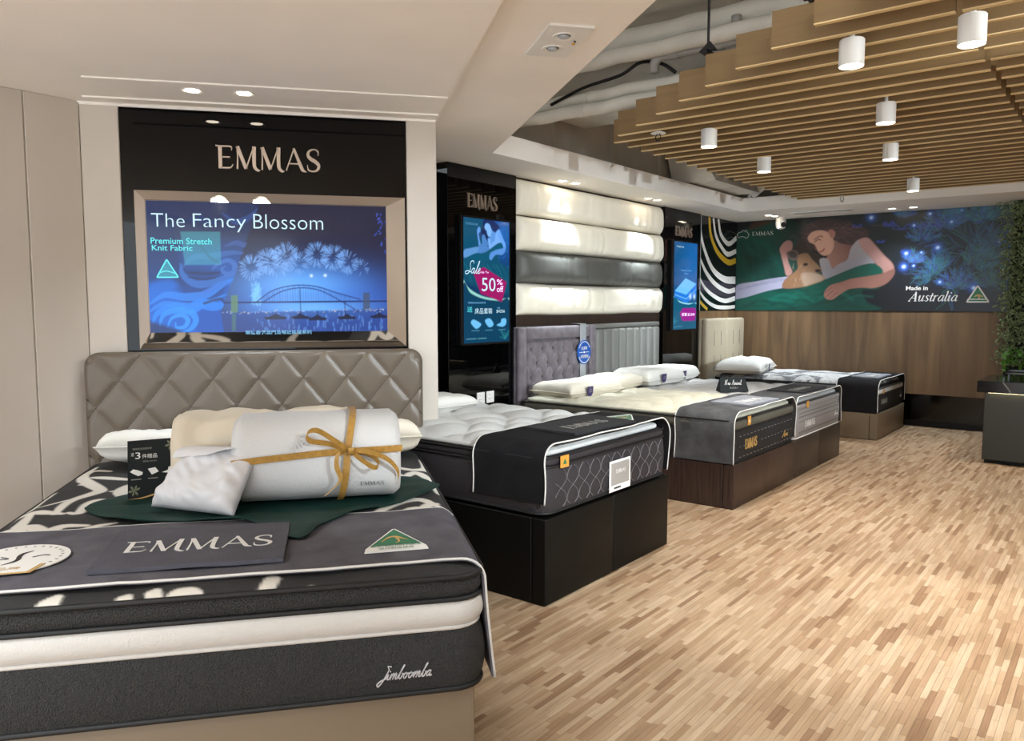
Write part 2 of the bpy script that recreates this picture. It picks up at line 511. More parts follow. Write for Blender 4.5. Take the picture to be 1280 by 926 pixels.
M['felt_dark'] = mat('charcoal_felt_mat', (38, 37, 39), 0.95, var=0.1, vscale=12, bump=0.4, bscale=200)
M['felt_light'] = mat('light_grey_felt_mat', (132, 134, 140), 0.95, var=0.1, vscale=12, bump=0.4, bscale=200)
M['piping'] = mat('white_piping', (214, 212, 208), 0.7)
M['piping_black'] = mat('black_piping', (14, 14, 15), 0.6)
M['knit_dark'] = mat('charcoal_knit', (42, 42, 42), 0.85, kind='weave', bump=1.0, bscale=230, var=0.35, vscale=260)
M['knit_black'] = mat('black_knit', (28, 28, 29), 0.85, kind='weave', bump=0.9, bscale=260, var=0.15, vscale=90)
M['knit_white'] = mat('white_knit', (202, 199, 195), 0.85, kind='weave', bump=0.25, bscale=160)
M['border_purple'] = mat('black_plum_border', (40, 36, 40), 0.7, kind='weave', bump=0.4, bscale=220)
M['border_black'] = mat('black_border', (20, 20, 21), 0.7, kind='weave', bump=0.4, bscale=220)
M['border_olive'] = mat('olive_grey_border', (84, 80, 70), 0.75, kind='weave', bump=0.4, bscale=220)
M['border_grey'] = mat('grey_border', (140, 135, 134), 0.75, kind='weave', bump=0.4, bscale=220)
M['thread'] = mat('silver_thread', (120, 116, 120), 0.5)
M['bright_thread'] = mat('bright_silver_thread', (196, 192, 194), 0.5)
M['gold_thread'] = mat('gold_thread', (196, 158, 92), 0.5)
M['ticking'] = mat('white_quilted_ticking', (200, 200, 198), 0.85, var=0.04, vscale=25, bump=0.3, bscale=120)
M['ticking_cream'] = mat('cream_quilted_ticking', (204, 199, 180), 0.85, var=0.08, vscale=14, bump=0.4, bscale=60)
M['ticking_grey'] = mat('pale_grey_ticking', (188, 186, 184), 0.85, var=0.08, vscale=16, bump=0.4, bscale=60)
M['pillow'] = mat('white_pillow_cotton', (228, 226, 220), 0.85, bump=0.3, bscale=40)
M['pillow_cream'] = mat('cream_pillow_cotton', (222, 214, 198), 0.85, bump=0.3, bscale=40)
M['bag'] = mat('white_soft_bag', (208, 206, 208), 0.5, bump=0.25, bscale=14)
M['sleeve'] = mat('white_knit_sleeve', (200, 199, 198), 0.75, kind='weave', bump=0.25, bscale=110)
M['comforter'] = mat('cream_comforter', (205, 193, 173), 0.8, bump=0.4, bscale=22)
M['ribbon'] = mat('gold_ribbon', (172, 130, 62), 0.4, var=0.15, vscale=60, bump=0.2, bscale=300)
M['green'] = mat('dark_green_satin', (10, 46, 40), 0.6, spec=0.25, bump=0.3, bscale=25)
M['card_black'] = mat('black_card', (20, 25, 26), 0.6, spec=0.25)
M['card_white'] = mat('white_card', (236, 234, 230), 0.45)
M['ink_white'] = mat('white_ink', (226, 224, 220), 0.5)
M['ink_grey'] = mat('grey_ink', (140, 138, 132), 0.5)
M['ink_black'] = mat('black_ink', (26, 24, 28), 0.5)
M['ink_gold'] = mat('gold_ink', (198, 160, 96), 0.4)
M['ink_yellow'] = mat('yellow_ink', (196, 160, 40), 0.5)
M['ink_green'] = mat('green_ink', (34, 110, 76), 0.4)
M['ink_leaf'] = mat('pale_leaf_ink', (110, 112, 88), 0.5)
M['tag_orange'] = mat('orange_tag', (206, 146, 56), 0.6)
M['tag_purple'] = mat('purple_tag', (52, 40, 92), 0.5)
M['blue_disc'] = mat('blue_sign', (28, 84, 168), 0.3)
M['glass_card'] = mat('clear_card', (205, 222, 218), 0.1, coat=0.5)
M['plastic_grey'] = mat('grey_plastic', (150, 146, 142), 0.5)
M['counter_body'] = mat('olive_lacquer', (42, 42, 31), 0.35)
M['counter_top'] = mat('black_marble', (16, 16, 17), 0.12, var=0.4, vscale=3)
M['vein'] = mat('pale_marble_vein', (120, 116, 110), 0.2)
M['led'] = mat('led_strip', (255, 244, 214), 0.5, emit=(255, 236, 190), estr=6.0)
M['leaf'] = mat('boxwood_leaf', (122, 138, 96), 0.5, var=0.5, vscale=25)
M['ivy'] = mat('bright_leaf', (84, 136, 40), 0.5, var=0.3, vscale=25)
M['hedgeback'] = mat('hedge_backing', (18, 24, 14), 0.9)
M['base_floor'] = mat('floor_screed', (165, 138, 110), 0.45, var=0.25, vscale=9, stretch=(5, 1, 1))
M['print'] = attr_mat('mural_print', 0.35)
M['screen'] = attr_mat('screen_picture', 0.08, emit=0.5, spec=0.3)
M['top_print'] = attr_mat('printed_knit', 0.85, bump=0.4)
M['glow_white'] = mat('screen_white', (10, 10, 10), 0.3, emit=(205, 240, 255), estr=0.5)
M['glow_pale'] = mat('screen_pale_blue', (10, 10, 10), 0.3, emit=(120, 190, 235), estr=0.42)
M['glow_teal'] = mat('screen_teal', (10, 10, 10), 0.3, emit=(90, 235, 240), estr=0.46)

ART = {'bed1': [([[0.205, 0.527], [0.123, 0.473], [0.106, 0.557], [0.134, 0.681], [0.173, 0.754], [0.261, 0.895], [0.255, 0.965], [0.216, 1.078], [0.208, 1.202], [0.211, 1.301]], 0.05),
          ([[0.111, 0.377], [0.094, 0.466], [0.056, 0.546], [0.055, 0.695]], 0.03), ([[0.156, 0.781], [0.189, 0.789], [0.241, 0.891]], 0.05), ([[0.17, 0.673], [0.251, 0.708], [0.366, 0.757]], 0.045),
          ([[0.11, 1.155], [0.158, 1.129], [0.198, 1.074]], 0.025), ([[0.086, 1.198], [0.069, 1.045], [0.086, 0.899]], 0.04),
          ([[0.053, 1.452], [0.052, 1.37], [0.063, 1.285], [0.115, 1.251], [0.177, 1.277], [0.239, 1.307]], 0.045),
          ([[0.119, 1.264], [0.127, 1.365], [0.142, 1.452], [0.192, 1.484], [0.261, 1.558], [0.3, 1.508], [0.375, 1.505]], 0.05), ([[0.066, 1.514], [0.101, 1.502], [0.125, 1.488], [0.171, 1.538], [0.184, 1.6]], 0.05),
          ([[0.257, 1.295], [0.295, 1.316], [0.295, 1.198], [0.322, 1.128], [0.374, 1.153]], 0.04), ([[0.352, 1.617], [0.376, 1.565], [0.412, 1.514], [0.464, 1.474]], 0.03),
          ([[0.419, 1.575], [0.458, 1.534], [0.505, 1.515]], 0.025), ([[0.401, 1.12], [0.356, 0.946], [0.37, 0.86], [0.409, 0.839]], 0.06), ([[1.517, 0.707], [1.602, 0.793], [1.678, 0.71], [1.675, 0.494]], 0.05),
          ([[1.518, 1.016], [1.609, 0.858], [1.667, 1.021], [1.669, 1.239]], 0.05), ([[1.368, 1.596], [1.484, 1.435], [1.576, 1.388], [1.651, 1.495]], 0.05),
          ([[1.447, 1.634], [1.552, 1.516], [1.632, 1.637], [1.66, 1.728]], 0.045), ([[1.537, 1.654], [1.588, 1.481], [1.639, 1.426]], 0.04), ([[0.451, 2.322], [0.467, 2.267], [0.495, 2.201]], 0.055),
          ([[0.683, 2.325], [0.662, 2.23]], 0.028), ([[0.705, 2.33], [0.676, 2.223]], 0.025), ([[0.76, 2.325], [0.732, 2.217]], 0.025), ([[0.782, 2.33], [0.746, 2.211]], 0.03),
          ([[0.773, 2.255], [0.806, 2.224], [0.857, 2.236], [0.863, 2.316], [0.809, 2.315]], 0.03), ([[1.011, 2.346], [1.058, 2.191]], 0.045), ([[1.169, 2.246], [1.19, 2.308], [1.227, 2.401]], 0.05),
          ([[1.423, 2.404], [1.449, 2.294], [1.531, 2.281]], 0.04), ([[1.538, 2.319], [1.604, 2.31]], 0.02)],
 'mural': {'arm2': [[-3.59, 2.148], [-3.533, 2.229], [-3.467, 2.246], [-3.429, 2.199], [-3.439, 2.125], [-3.488, 2.094], [-3.476, 1.978], [-3.422, 1.843], [-3.496, 1.803], [-3.533, 1.929], [-3.571, 2.064]],
           'armlow': [[-2.229, 1.853], [-2.233, 1.769], [-2.316, 1.677], [-2.445, 1.632], [-2.579, 1.637], [-2.73, 1.62], [-2.835, 1.557], [-2.927, 1.493], [-3.006, 1.517], [-3.017, 1.59], [-2.948, 1.671], [-2.825, 1.709],
                      [-2.704, 1.747], [-2.525, 1.775], [-2.364, 1.802]],
           'armup': [[-2.636, 2.186], [-2.6, 2.229], [-2.526, 2.228], [-2.45, 2.147], [-2.343, 2.018], [-2.253, 1.923], [-2.229, 1.845], [-2.262, 1.785], [-2.342, 1.81], [-2.395, 1.865], [-2.473, 1.977], [-2.58, 2.09]],
           'aus': [[-2.057, 1.473], [-1.507, 1.582]],
           'branches': [([-1.437, 2.052], 1.56, -10, 250), ([-1.67, 2.405], 0.54, 40, 140), ([-1.948, 2.157], 0.48, 20, 150), ([-1.768, 1.787], 0.66, 50, 130), ([-1.286, 1.857], 0.9, 20, 120), ([-1.439, 1.834], 0.72, 10, 110),
                        ([-2.015, 1.906], 0.36, 30, 140), ([-2.193, 2.439], 0.42, 20, 120), ([-1.484, 2.325], 0.66, 20, 160), ([-1.308, 2.341], 0.72, 30, 150), ([-1.562, 1.59], 0.6, 30, 150), ([-1.227, 1.586], 0.72, 20, 140),
                        ([-1.804, 1.732], 0.48, 60, 200), ([-1.713, 2.256], 0.72, 40, 160), ([-1.188, 2.015], 0.72, 0, 180)],
           'brow': [[[-3.157, 2.243], [-3.094, 2.281], [-3.062, 2.271]]],
           'butter': [[-2.162, 2.309, 0.16], [-2.31, 2.375, 0.1], [-1.828, 2.325, 0.17], [-2.105, 2.037, 0.09], [-2.39, 2.171, 0.07]],
           'butter2': [[-2.658, 2.368, 0.09], [-2.385, 2.167, 0.06], [-2.298, 2.354, 0.1]],
           'ear': [[-2.994, 2.344], [-2.947, 2.353], [-2.912, 2.319], [-2.918, 2.264], [-2.952, 2.249], [-2.981, 2.291]],
           'eye': [[[-3.159, 2.214], [-3.109, 2.241], [-3.085, 2.232]], [[-3.194, 2.156], [-3.154, 2.159]]],
           'face': [[-3.242, 2.272], [-3.192, 2.334], [-3.097, 2.353], [-3.001, 2.324], [-2.936, 2.249], [-2.921, 2.152], [-2.954, 2.073], [-2.992, 2.043], [-3.047, 2.041], [-3.088, 2.07], [-3.121, 2.112], [-3.155, 2.179],
                    [-3.22, 2.214]],
           'fing': [[[-2.991, 1.533], [-2.915, 1.606]], [[-2.95, 1.501], [-2.867, 1.581]], [[-3.009, 1.59], [-2.932, 1.646]]],
           'greentop': [[-3.432, 1.644], [-3.236, 1.666], [-3.014, 1.744], [-2.738, 1.859], [-2.559, 1.917], [-2.441, 1.918], [-2.35, 1.825], [-2.525, 1.775], [-2.719, 1.747], [-2.917, 1.67], [-3.009, 1.59], [-3.1, 1.46],
                        [-3.8, 1.358], [-4.211, 1.356], [-4.214, 1.478], [-3.981, 1.538], [-3.703, 1.613]],
           'hair2': [[-3.255, 2.297], [-3.285, 2.201], [-3.216, 2.084], [-3.086, 2.014], [-2.959, 2.009], [-2.934, 2.185]],
           'hairbg': [[-3.321, 2.333], [-3.275, 2.396], [-3.164, 2.47], [-3.007, 2.484], [-2.85, 2.451], [-2.696, 2.378], [-2.529, 2.306], [-2.6, 2.216], [-2.718, 2.167], [-2.871, 2.166], [-2.936, 2.233], [-3.154, 2.162],
                      [-3.215, 2.051], [-3.282, 2.119]],
           'joey': [[-3.542, 1.649], [-3.519, 1.745], [-3.421, 1.827], [-3.357, 1.891], [-3.368, 1.991], [-3.354, 2.056], [-3.248, 2.077], [-3.181, 2.001], [-3.082, 1.9], [-3.057, 1.859], [-3.08, 1.835], [-3.144, 1.828],
                    [-3.063, 1.802], [-3.022, 1.745], [-3.203, 1.674], [-3.399, 1.64]],
           'joeychest': [[-3.306, 1.824], [-3.144, 1.828], [-3.047, 1.786], [-3.045, 1.737], [-3.188, 1.69], [-3.268, 1.675]],
           'joeyear': [[-3.504, 2.095], [-3.414, 2.124], [-3.355, 2.089], [-3.361, 2.007], [-3.41, 1.992], [-3.477, 2.027]],
           'joeyeye': [[-3.285, 1.947], [-3.245, 1.954], [-3.231, 1.929], [-3.276, 1.919]],
           'joeyhair': [[-3.429, 2.092], [-3.319, 2.251], [-3.217, 2.116], [-3.087, 2.046], [-3.083, 1.933], [-3.212, 1.953], [-3.36, 1.99]],
           'joeyin': [[-3.479, 2.086], [-3.413, 2.104], [-3.376, 2.073], [-3.386, 2.024], [-3.444, 2.026]],
           'joeynose': [[-3.145, 1.861], [-3.097, 1.876], [-3.065, 1.851], [-3.112, 1.833]],
           'lips': [[[-3.088, 2.087], [-3.049, 2.101], [-3.039, 2.122]]],
           'logo': [[-3.957, 2.325], [-3.681, 2.378]],
           'made': [[-2.091, 1.602], [-1.861, 1.649]],
           'neck': [[-2.992, 2.043], [-2.927, 2.216], [-2.841, 2.18], [-2.688, 2.157], [-2.6, 2.232], [-2.683, 2.031], [-2.758, 1.986], [-2.924, 1.88], [-3.02, 1.947]],
           'nose': [[[-3.155, 2.17], [-3.147, 2.121], [-3.118, 2.115]]],
           'sheet': [[-4.211, 1.356], [-4.233, 2.245], [-4.075, 2.409], [-3.917, 2.45], [-3.642, 2.501], [-3.458, 2.505], [-3.289, 2.348], [-3.216, 2.084], [-3.084, 1.949], [-2.441, 1.918], [-2.343, 1.825], [-2.387, 1.632],
                     [-2.578, 1.602], [-2.513, 1.46], [-2.465, 1.365]],
           'sparks': [[-2.503, 2.469, 0.03], [-2.035, 2.349, 0.018], [-1.872, 2.471, 0.02], [-1.65, 2.366, 0.018], [-1.778, 2.084, 0.028], [-2.105, 2.03, 0.025], [-2.125, 1.877, 0.028], [-1.742, 1.692, 0.018],
                      [-1.946, 2.035, 0.012], [-1.176, 2.127, 0.016], [-1.4, 1.622, 0.03], [-1.555, 2.487, 0.01], [-2.021, 1.885, 0.014]],
           'top': [[-3.085, 1.997], [-2.99, 1.994], [-2.932, 1.88], [-2.863, 1.926], [-2.758, 1.986], [-2.717, 2.127], [-2.622, 2.217], [-2.566, 2.089], [-2.442, 1.929], [-2.574, 1.909], [-2.738, 1.843], [-2.889, 1.766],
                   [-3.014, 1.74], [-3.066, 1.883]],
           'tri': [[-1.462, 1.465], [-1.248, 1.465], [-1.362, 1.645]],
           'white': [[-4.165, 1.679], [-3.898, 1.735], [-3.52, 1.787], [-3.337, 1.775], [-3.141, 1.755], [-3.466, 1.661], [-3.72, 1.613], [-3.981, 1.538], [-4.16, 1.487]],
           'wood': [[-4.004, 2.43], [-3.918, 2.51], [-3.643, 2.534], [-3.727, 2.481], [-3.951, 2.415]]}}

# ================================================================ STRUCTURE
def floor_mat():
    m = attr_mat('floor_strip', 0.38, spec=0.4)
    nt = m.node_tree; b = nt.nodes['Principled BSDF']
    a = [n for n in nt.nodes if n.type == 'ATTRIBUTE'][0]
    g = nt.nodes.new('ShaderNodeNewGeometry')
    mp = nt.nodes.new('ShaderNodeMapping'); mp.inputs['Scale'].default_value = (60, 3, 1)
    nz = nt.nodes.new('ShaderNodeTexNoise'); nz.inputs['Scale'].default_value = 2.0; nz.inputs['Detail'].default_value = 5
    nt.links.new(g.outputs['Position'], mp.inputs[0]); nt.links.new(mp.outputs[0], nz.inputs['Vector'])
    mr = nt.nodes.new('ShaderNodeMapRange'); mr.inputs[1].default_value = 0.3; mr.inputs[2].default_value = 0.7
    mr.inputs[3].default_value = 0.82; mr.inputs[4].default_value = 1.12
    nt.links.new(nz.outputs['Fac'], mr.inputs[0])
    mx = nt.nodes.new('ShaderNodeMix'); mx.data_type = 'RGBA'; mx.blend_type = 'MULTIPLY'; mx.inputs[0].default_value = 1.0
    nt.links.new(a.outputs['Color'], mx.inputs[6]); nt.links.new(mr.outputs[0], mx.inputs[7])
    nt.links.new(mx.outputs[2], b.inputs['Base Color'])
    return m
M['floor'] = floor_mat()

floor = make('floor', box(-4.6, 3.2, -3.2, 10.6, -0.12, -0.006), M['base_floor'], kind='structure')
TONES = [(178, 152, 124), (172, 145, 116), (165, 137, 108), (184, 159, 131), (156, 128, 99), (168, 141, 112), (175, 149, 121), (150, 121, 93), (160, 130, 102), (136, 106, 80)]
LENS = [0.13, 0.17, 0.21, 0.26, 0.32]
RW = 0.023
strips = []
x = -2.75
while x < 1.2:
    y = 0.9 - random.random() * 0.3
    while y < 10.32:
        L = random.choice(LENS)
        strips.append((x, y, L, min(9, int(random.random() ** 1.25 * 10))))
        y += L
    x += RW
def plank_geo(L, x=0, y=0, h=0.0):
    g = 0.0004
    V, Fc = box(x + g, x + RW - g, y + g, y + L - g, -0.006, h)
    return V, Fc
fx, fy = math.sin(-AZ), math.cos(AZ)
def floor_px(X, Y):
    d = Vector((X, Y, -CAM_H))
    Fv = Vector((-math.sin(AZ) * math.cos(PITCH), math.cos(AZ) * math.cos(PITCH), -math.sin(PITCH)))
    R = Vector((math.cos(AZ), math.sin(AZ), 0)); U = R.cross(Fv)
    z = d.dot(Fv)
    return (640 + 985 * d.dot(R) / z, 463 - 985 * d.dot(U) / z, z) if z > 0.1 else (0, 0, 99)
near = []
for i, (x, y, L, t) in enumerate(strips):
    px, py, z = floor_px(x, y + L / 2)
    if 625 < px < 1275 and py < 922 and x > -1.7:
        near.append((z, i))
near.sort()
chosen = set(i for _, i in near[:300])
pm = {}
for i in sorted(chosen):
    x, y, L, t = strips[i]
    if (L, t) not in pm:
        V, Fc = plank_geo(L)
        me = bpy.data.meshes.new('plank')
        me.from_pydata(V.tolist(), [], [list(f) for f in Fc])
        at = me.color_attributes.new('Col', 'FLOAT_COLOR', 'POINT')
        c = np.ones((8, 4), np.float32); c[:, :3] = lin(TONES[t]); at.data.foreach_set('color', c.ravel())
        me.materials.append(M['floor'])
        pm[(L, t)] = me
    o = bpy.data.objects.new('plank', pm[(L, t)])
    COL.objects.link(o); o.parent = floor
    o.location = Vector((x, y, 0)) - floor.location
gs, cs = [], []
B8, BF = box(0, 1, 0, 1, 0, 1)
VV, FF = [], []
for i, (x, y, L, t) in enumerate(strips):
    if i in chosen: continue
    g = 0.0004
    n = len(VV) * 8
    VV.append(B8 * np.array([RW - 2 * g, L - 2 * g, 0.006]) + np.array([x + g, y + g, -0.006]))
    FF += [[k + n for k in f] for f in BF]
    cs.append(np.tile(lin(TONES[t]), (8, 1)))
make('planks', (np.vstack(VV), FF), M['floor'], parent=floor, col=np.vstack(cs), kind='stuff')

# ---- walls
wl = make('wall_left', box(-4.45, -4.302, -3.2, 1.95, 0, 2.48), M['plaster'], kind='structure')
yy = 1.884
k = 0
while yy > -3.0:
    w = 0.262 if k == 0 else 0.62
    make('panel', rbox(-4.302, -4.29, yy - w + 0.003, yy - 0.003, 0.0, 2.479, 0.003, 1), M['wallpanel'], parent=wl)
    yy -= w; k += 1
wd = make('wall_bay', box(-0.05, 1.833, -0.5, -0.02, 0, 2.479), M['plaster'], F=FB, kind='structure')
make('panel', rbox(0.0, 0.184, -0.02, 0.0, 0, 2.47, 0.004, 1), M['wallpanel'], parent=wd, F=FB)
make('panel', rbox(1.664, 1.833, -0.02, 0.0, 0, 2.47, 0.004, 1), M['wallpanel'], parent=wd, F=FB)
wm = make('wall_side', box(5.33, 10.15, -0.35, 0.0, 0, 2.52), M['wood_dark'], F=FM, kind='structure')
make('wall_recess', box(2.4, 4.5, -0.45, -0.34, 0, 2.52), M['blackgloss'], F=FM, kind='structure')
wbk = make('wall_back', box(-4.5, 3.2, -0.35, -0.15, 0, 2.52), M['blackgloss'], F=FK, kind='structure')
make('mounting_board', box(-4.5, 3.2, -0.15, -0.02, 0.395, 2.52), M['wood_dark'], parent=wbk, F=FK)
xb = -4.18
for w in (0.62, 0.62, 0.62, 0.62, 0.62, 0.62, 0.62, 0.62, 0.62, 0.62):
    make('panel', rbox(xb + 0.0003, xb + w - 0.0003, -0.02, 0.0, 0.39, 1.353, 0.0008, 1), M['wood_wall'], parent=wbk, F=FK)
    xb += w
make('panel', rbox(8.96, 10.14, 0.0, 0.014, 0.0, 1.353, 0.003, 1), M['wood_wall'], parent=wm, F=FM, label='brown wood wall panel behind the cream headboard')
make('baseboard_back', box(-4.18, 3.0, -0.15, -0.135, 0.0, 0.06), M['darksteel'], F=FK, kind='structure')
make('wall_right', box(3.0, 3.2, -3.2, 10.5, 0, 3.4), M['wallpanel'], kind='structure')

# ---- ceilings
c1 = [(-3.136, 3.304), (-4.30, 1.87), (-4.45, 1.87), (-4.45, -3.2), (3.2, -3.2), (3.2, -1.84), (2.30, -1.1)]
make('ceiling', prism(c1, 2.48, 2.60), M['plaster'], kind='structure')
sof = [(2.30, -1.1), (3.2, -1.84), (3.2, -1.12), (2.65, -0.68), (-3.65, 4.43), (-3.65, 9.05), (3.2, 9.05), (3.2, 10.5), (-4.65, 10.5), (-4.65, 4.25), (-4.3, 4.25)]
make('ceiling_soffit', prism(sof, 2.52, 2.675), M['plaster'], kind='structure')
make('trim_1', rbox(0.0, 1.833, 0.0, 0.012, 2.462, 2.479, 0.004, 1), M['plaster'], F=FB, kind='structure')
make('trim_2', rbox(0.05, 1.83, 0.10, 0.13, 2.470, 2.4805, 0.004, 2), M['plaster'], F=FB, kind='structure')
make('trim_3', rbox(0.15, 1.83, 0.47, 0.50, 2.472, 2.4805, 0.004, 2), M['plaster'], F=FB, kind='structure')
make('ceiling_slab', box(-4.7, 3.2, -1.9, 10.5, 3.42, 3.5), M['voidwhite'], kind='structure')
vb = make('wall_upper', box(-4.0, -3.93, 3.0, 10.4, 2.675, 3.42), M['voidgrey'], kind='structure')
for y0 in (4.6, 5.55, 6.5, 7.45, 8.4):
    make('batten', box(-3.93, -3.905, y0, y0 + 0.03, 2.676, 3.42), M['voidgrey'], parent=vb)
make('wall_upper_back', box(-3.9, 3.2, 9.9, 9.98, 2.675, 3.42), M['voidgrey'], kind='structure')

# ================================================================ CEILING THINGS
sl = thing('slat_ceiling', 'suspended ceiling raft of parallel tan wooden slats', 'slat ceiling', FW, (-1.2, 6.3, 2.6))
for k in range(-3, 28):
    y = 3.63 + 0.198 * k
    xl = max(-3.0, -1.35 - 0.25 * k)
    if k < 0: xl = -1.35 + 0.25 * (-k)
    for a, b in (((xl, -0.612), (-0.588, 1.1)) if xl < -0.65 else ((max(xl, -0.588), 1.1),)):
        so = make('slat', box(a, b, y, y + 0.027, 2.606, 2.765), M['slat'], parent=sl)
        make('painted_lit_edge', box(a, b, y, y + 0.027, 2.6, 2.606), M['slat_edge_lit'], parent=so)  # paler strip paints the slat underside as lit from below
for y0 in (3.9, 5.3, 6.7, 8.1):
    for x0 in (-2.2, -0.9, 0.4):
        if x0 < -1.35 - 0.25 * ((y0 - 3.63) / 0.198) and y0 < 5: continue
        make('hanger_rod', tube([(x0, y0, 2.79), (x0, y0, 3.42)], 0.007, 6), M['darksteel'], parent=sl)
for x0 in (-1.85, -1.17, -0.2):
    yb = 3.63 + 0.198 * math.ceil(max(0, (-1.35 - x0) / 0.25)) - 0.02
    make('carrier_rail', box(x0 - 0.015, x0 + 0.015, yb, 8.99, 2.766, 2.79), M['darksteel'], parent=sl)
    make('hanger_rod', tube([(x0, yb + 0.05, 2.79), (x0, yb + 0.05, 3.42)], 0.007, 6), M['darksteel'], parent=sl)
    make('bracket', vprism([(x0 - 0.05, 2.79), (x0 + 0.05, 2.79), (x0 + 0.01, 2.84)], yb + 0.04, yb + 0.06), M['darksteel'], parent=sl)

def spot(parent, loc, watts, angle, blend, colr, rad=0.035, aim=None):
    d = bpy.data.lights.new('lamp', 'SPOT')
    d.energy = watts; d.spot_size = math.radians(angle); d.spot_blend = blend; d.color = colr; d.shadow_soft_size = rad
    o = bpy.data.objects.new('lamp', d)
    COL.objects.link(o); o.parent = parent
    o.location = Vector(loc) - Vector(worldloc(parent))
    if aim is not None:
        dv = Vector(aim) - Vector(loc)
        o.rotation_euler = dv.to_track_quat('-Z', 'Y').to_euler()
    return o

def can(x, y, label, zb=2.49):
    t = thing('cylinder_spotlight', label, 'ceiling light', FW, (x, y, zb), 'white can lights under the slats')
    prof = [(0.049, 0.008), (0.05, 0.0), (0.053, 0.0), (0.053, 0.112), (0.049, 0.116), (0.012, 0.116)]
    make('housing', lathe(prof, (x, y, zb), 20), M['white'], parent=t, smooth=True, auto=40)
    make('lens', lathe([(0.046, 0.004), (0.046, 0.0075)], (x, y, zb), 20), M['lens'], parent=t)
    make('stem', tube([(x, y, zb + 0.116), (x, y, 2.77)], 0.011, 8), M['white'], parent=t)
    spot(t, (x, y, zb - 0.006), CAN_W, 80, 1.0, WARM)
cans = [(-1.03, 3.74, 'white can spotlight nearest, on the front slats left of the gap'),
        (-0.565, 3.73, 'white can spotlight at the upper right corner by the slat gap'),
        (-1.18, 5.02, 'white can spotlight at the middle of the slat ceiling, in the second row'),
        (-2.28, 5.04, 'white can spotlight near the left tips of the slats, beside the sprinkler'),
        (-2.36, 6.26, 'small white can spotlight left of centre under the far slats'),
        (-1.44, 6.30, 'small white can spotlight under the far slats above the printed wall mural'),
        (-1.66, 8.17, 'smallest white can spotlight at the far end of the slats')]
for c in cans: can(*c)
for c in [(0.05, 5.02), (-0.4, 6.3), (-0.5, 8.17), (0.35, 3.73)]: can(c[0], c[1], 'white can spotlight under the slats right of the view')

def downlight(x, y, z, label, watts, group, aim=None, angle=70, colr=NEUT):
    t = thing('downlight', label, 'downlight', FW, (x, y, z - 0.004), group)
    make('trim_ring', lathe([(0.036, 0.0), (0.048, -0.004), (0.05, 0.0), (0.05, 0.006), (0.036, 0.006)], (x, y, z), 20), M['white'], parent=t, smooth=True, auto=40)
    make('lens', lathe([(0.034, -0.002), (0.034, 0.004)], (x, y, z), 20), M['lens'], parent=t)
    spot(t, (x, y, z - 0.012), watts, angle, 1.0, colr, 0.05, aim)
pairs = [((-4.0, 5.82), (-3.97, 5.99), 'recessed downlight over the left part of the padded wall', 'tall'),
         ((-3.955, 7.30), (-3.94, 7.47), 'recessed downlight over the right part of the padded wall', 'tall'),
         ((-3.55, 9.60), (-3.52, 9.74), 'recessed downlight in the far corner beside the dome camera', 'far'),
         ((-2.20, 9.80), (-1.98, 9.80), 'recessed downlight above the middle of the printed wall mural', 'far')]
for a, b, lab, g in pairs:
    for q, s in ((a, 'left'), (b, 'right')):
        dw = (DOWN_W * 1.3, (q[0] - 0.10, q[1], 1.2)) if g == 'tall' else (DOWN_W * 1.0, (q[0], q[1], 0))
        downlight(q[0], q[1], 2.52, lab + ', ' + s + ' of the pair', dw[0], 'recessed downlights', dw[1], 62 if g == 'tall' else 100)
for (l, u), s in (((0.60, 0.34), 'left'), ((0.84, 0.34), 'right')):
    q = FB.p(l, u, 2.48)
    a = FB.p(l, u + 0.25, 0)
    downlight(q[0], q[1], 2.48, 'bright recessed downlight above the wide screen, ' + s + ' of the pair', DOWN_W * 0.35, 'recessed downlights', a, 90)
# the ceiling over the viewer carries the same lamps
for (x, y) in [(-2.6, -0.6), (-2.45, -0.75), (-0.7, -0.9), (-0.55, -1.05), (1.2, -1.2), (1.35, -1.35), (-3.3, -1.8), (-3.15, -1.95), (1.5, -2.5), (-1.6, -2.2), (-1.45, -2.35)]:
    downlight(x, y, 2.48, 'recessed downlight in the ceiling over the near end of the shop', ROOM_W, 'recessed downlights', None, 130)
for (x, y, tgt) in [(1.6, 1.9, (-3.1, 3.4, 0.7)), (2.3, 3.6, (-3.9, 5.4, 1.15)), (2.3, 5.6, (-3.9, 6.8, 1.2)), (2.3, 7.6, (-3.6, 8.6, 1.2))]:  # fill spots added out of view, aimed to brighten beds and padded wall
    z = 2.36
    t = thing('cylinder_spotlight', 'unseen white can spotlight added on the right to light the bed wall', 'ceiling light', FW, (x, y, z), 'added fill cans on the right side')
    make('housing', lathe([(0.049, 0.008), (0.05, 0.0), (0.053, 0.0), (0.053, 0.112), (0.012, 0.116)], (x, y, z), 20), M['white'], parent=t)
    make('stem', tube([(x, y, z + 0.116), (x, y, 3.42)], 0.011, 8), M['white'], parent=t)
    make('lens', lathe([(0.046, 0.004), (0.046, 0.0075)], (x, y, z), 20), M['lens'], parent=t)
    spot(t, (x, y, z - 0.01), SIDE_W * (1.8 if y < 3 else 1.7), 44 if y < 3 else 38, 1.0, NEUT, 0.05, tgt)

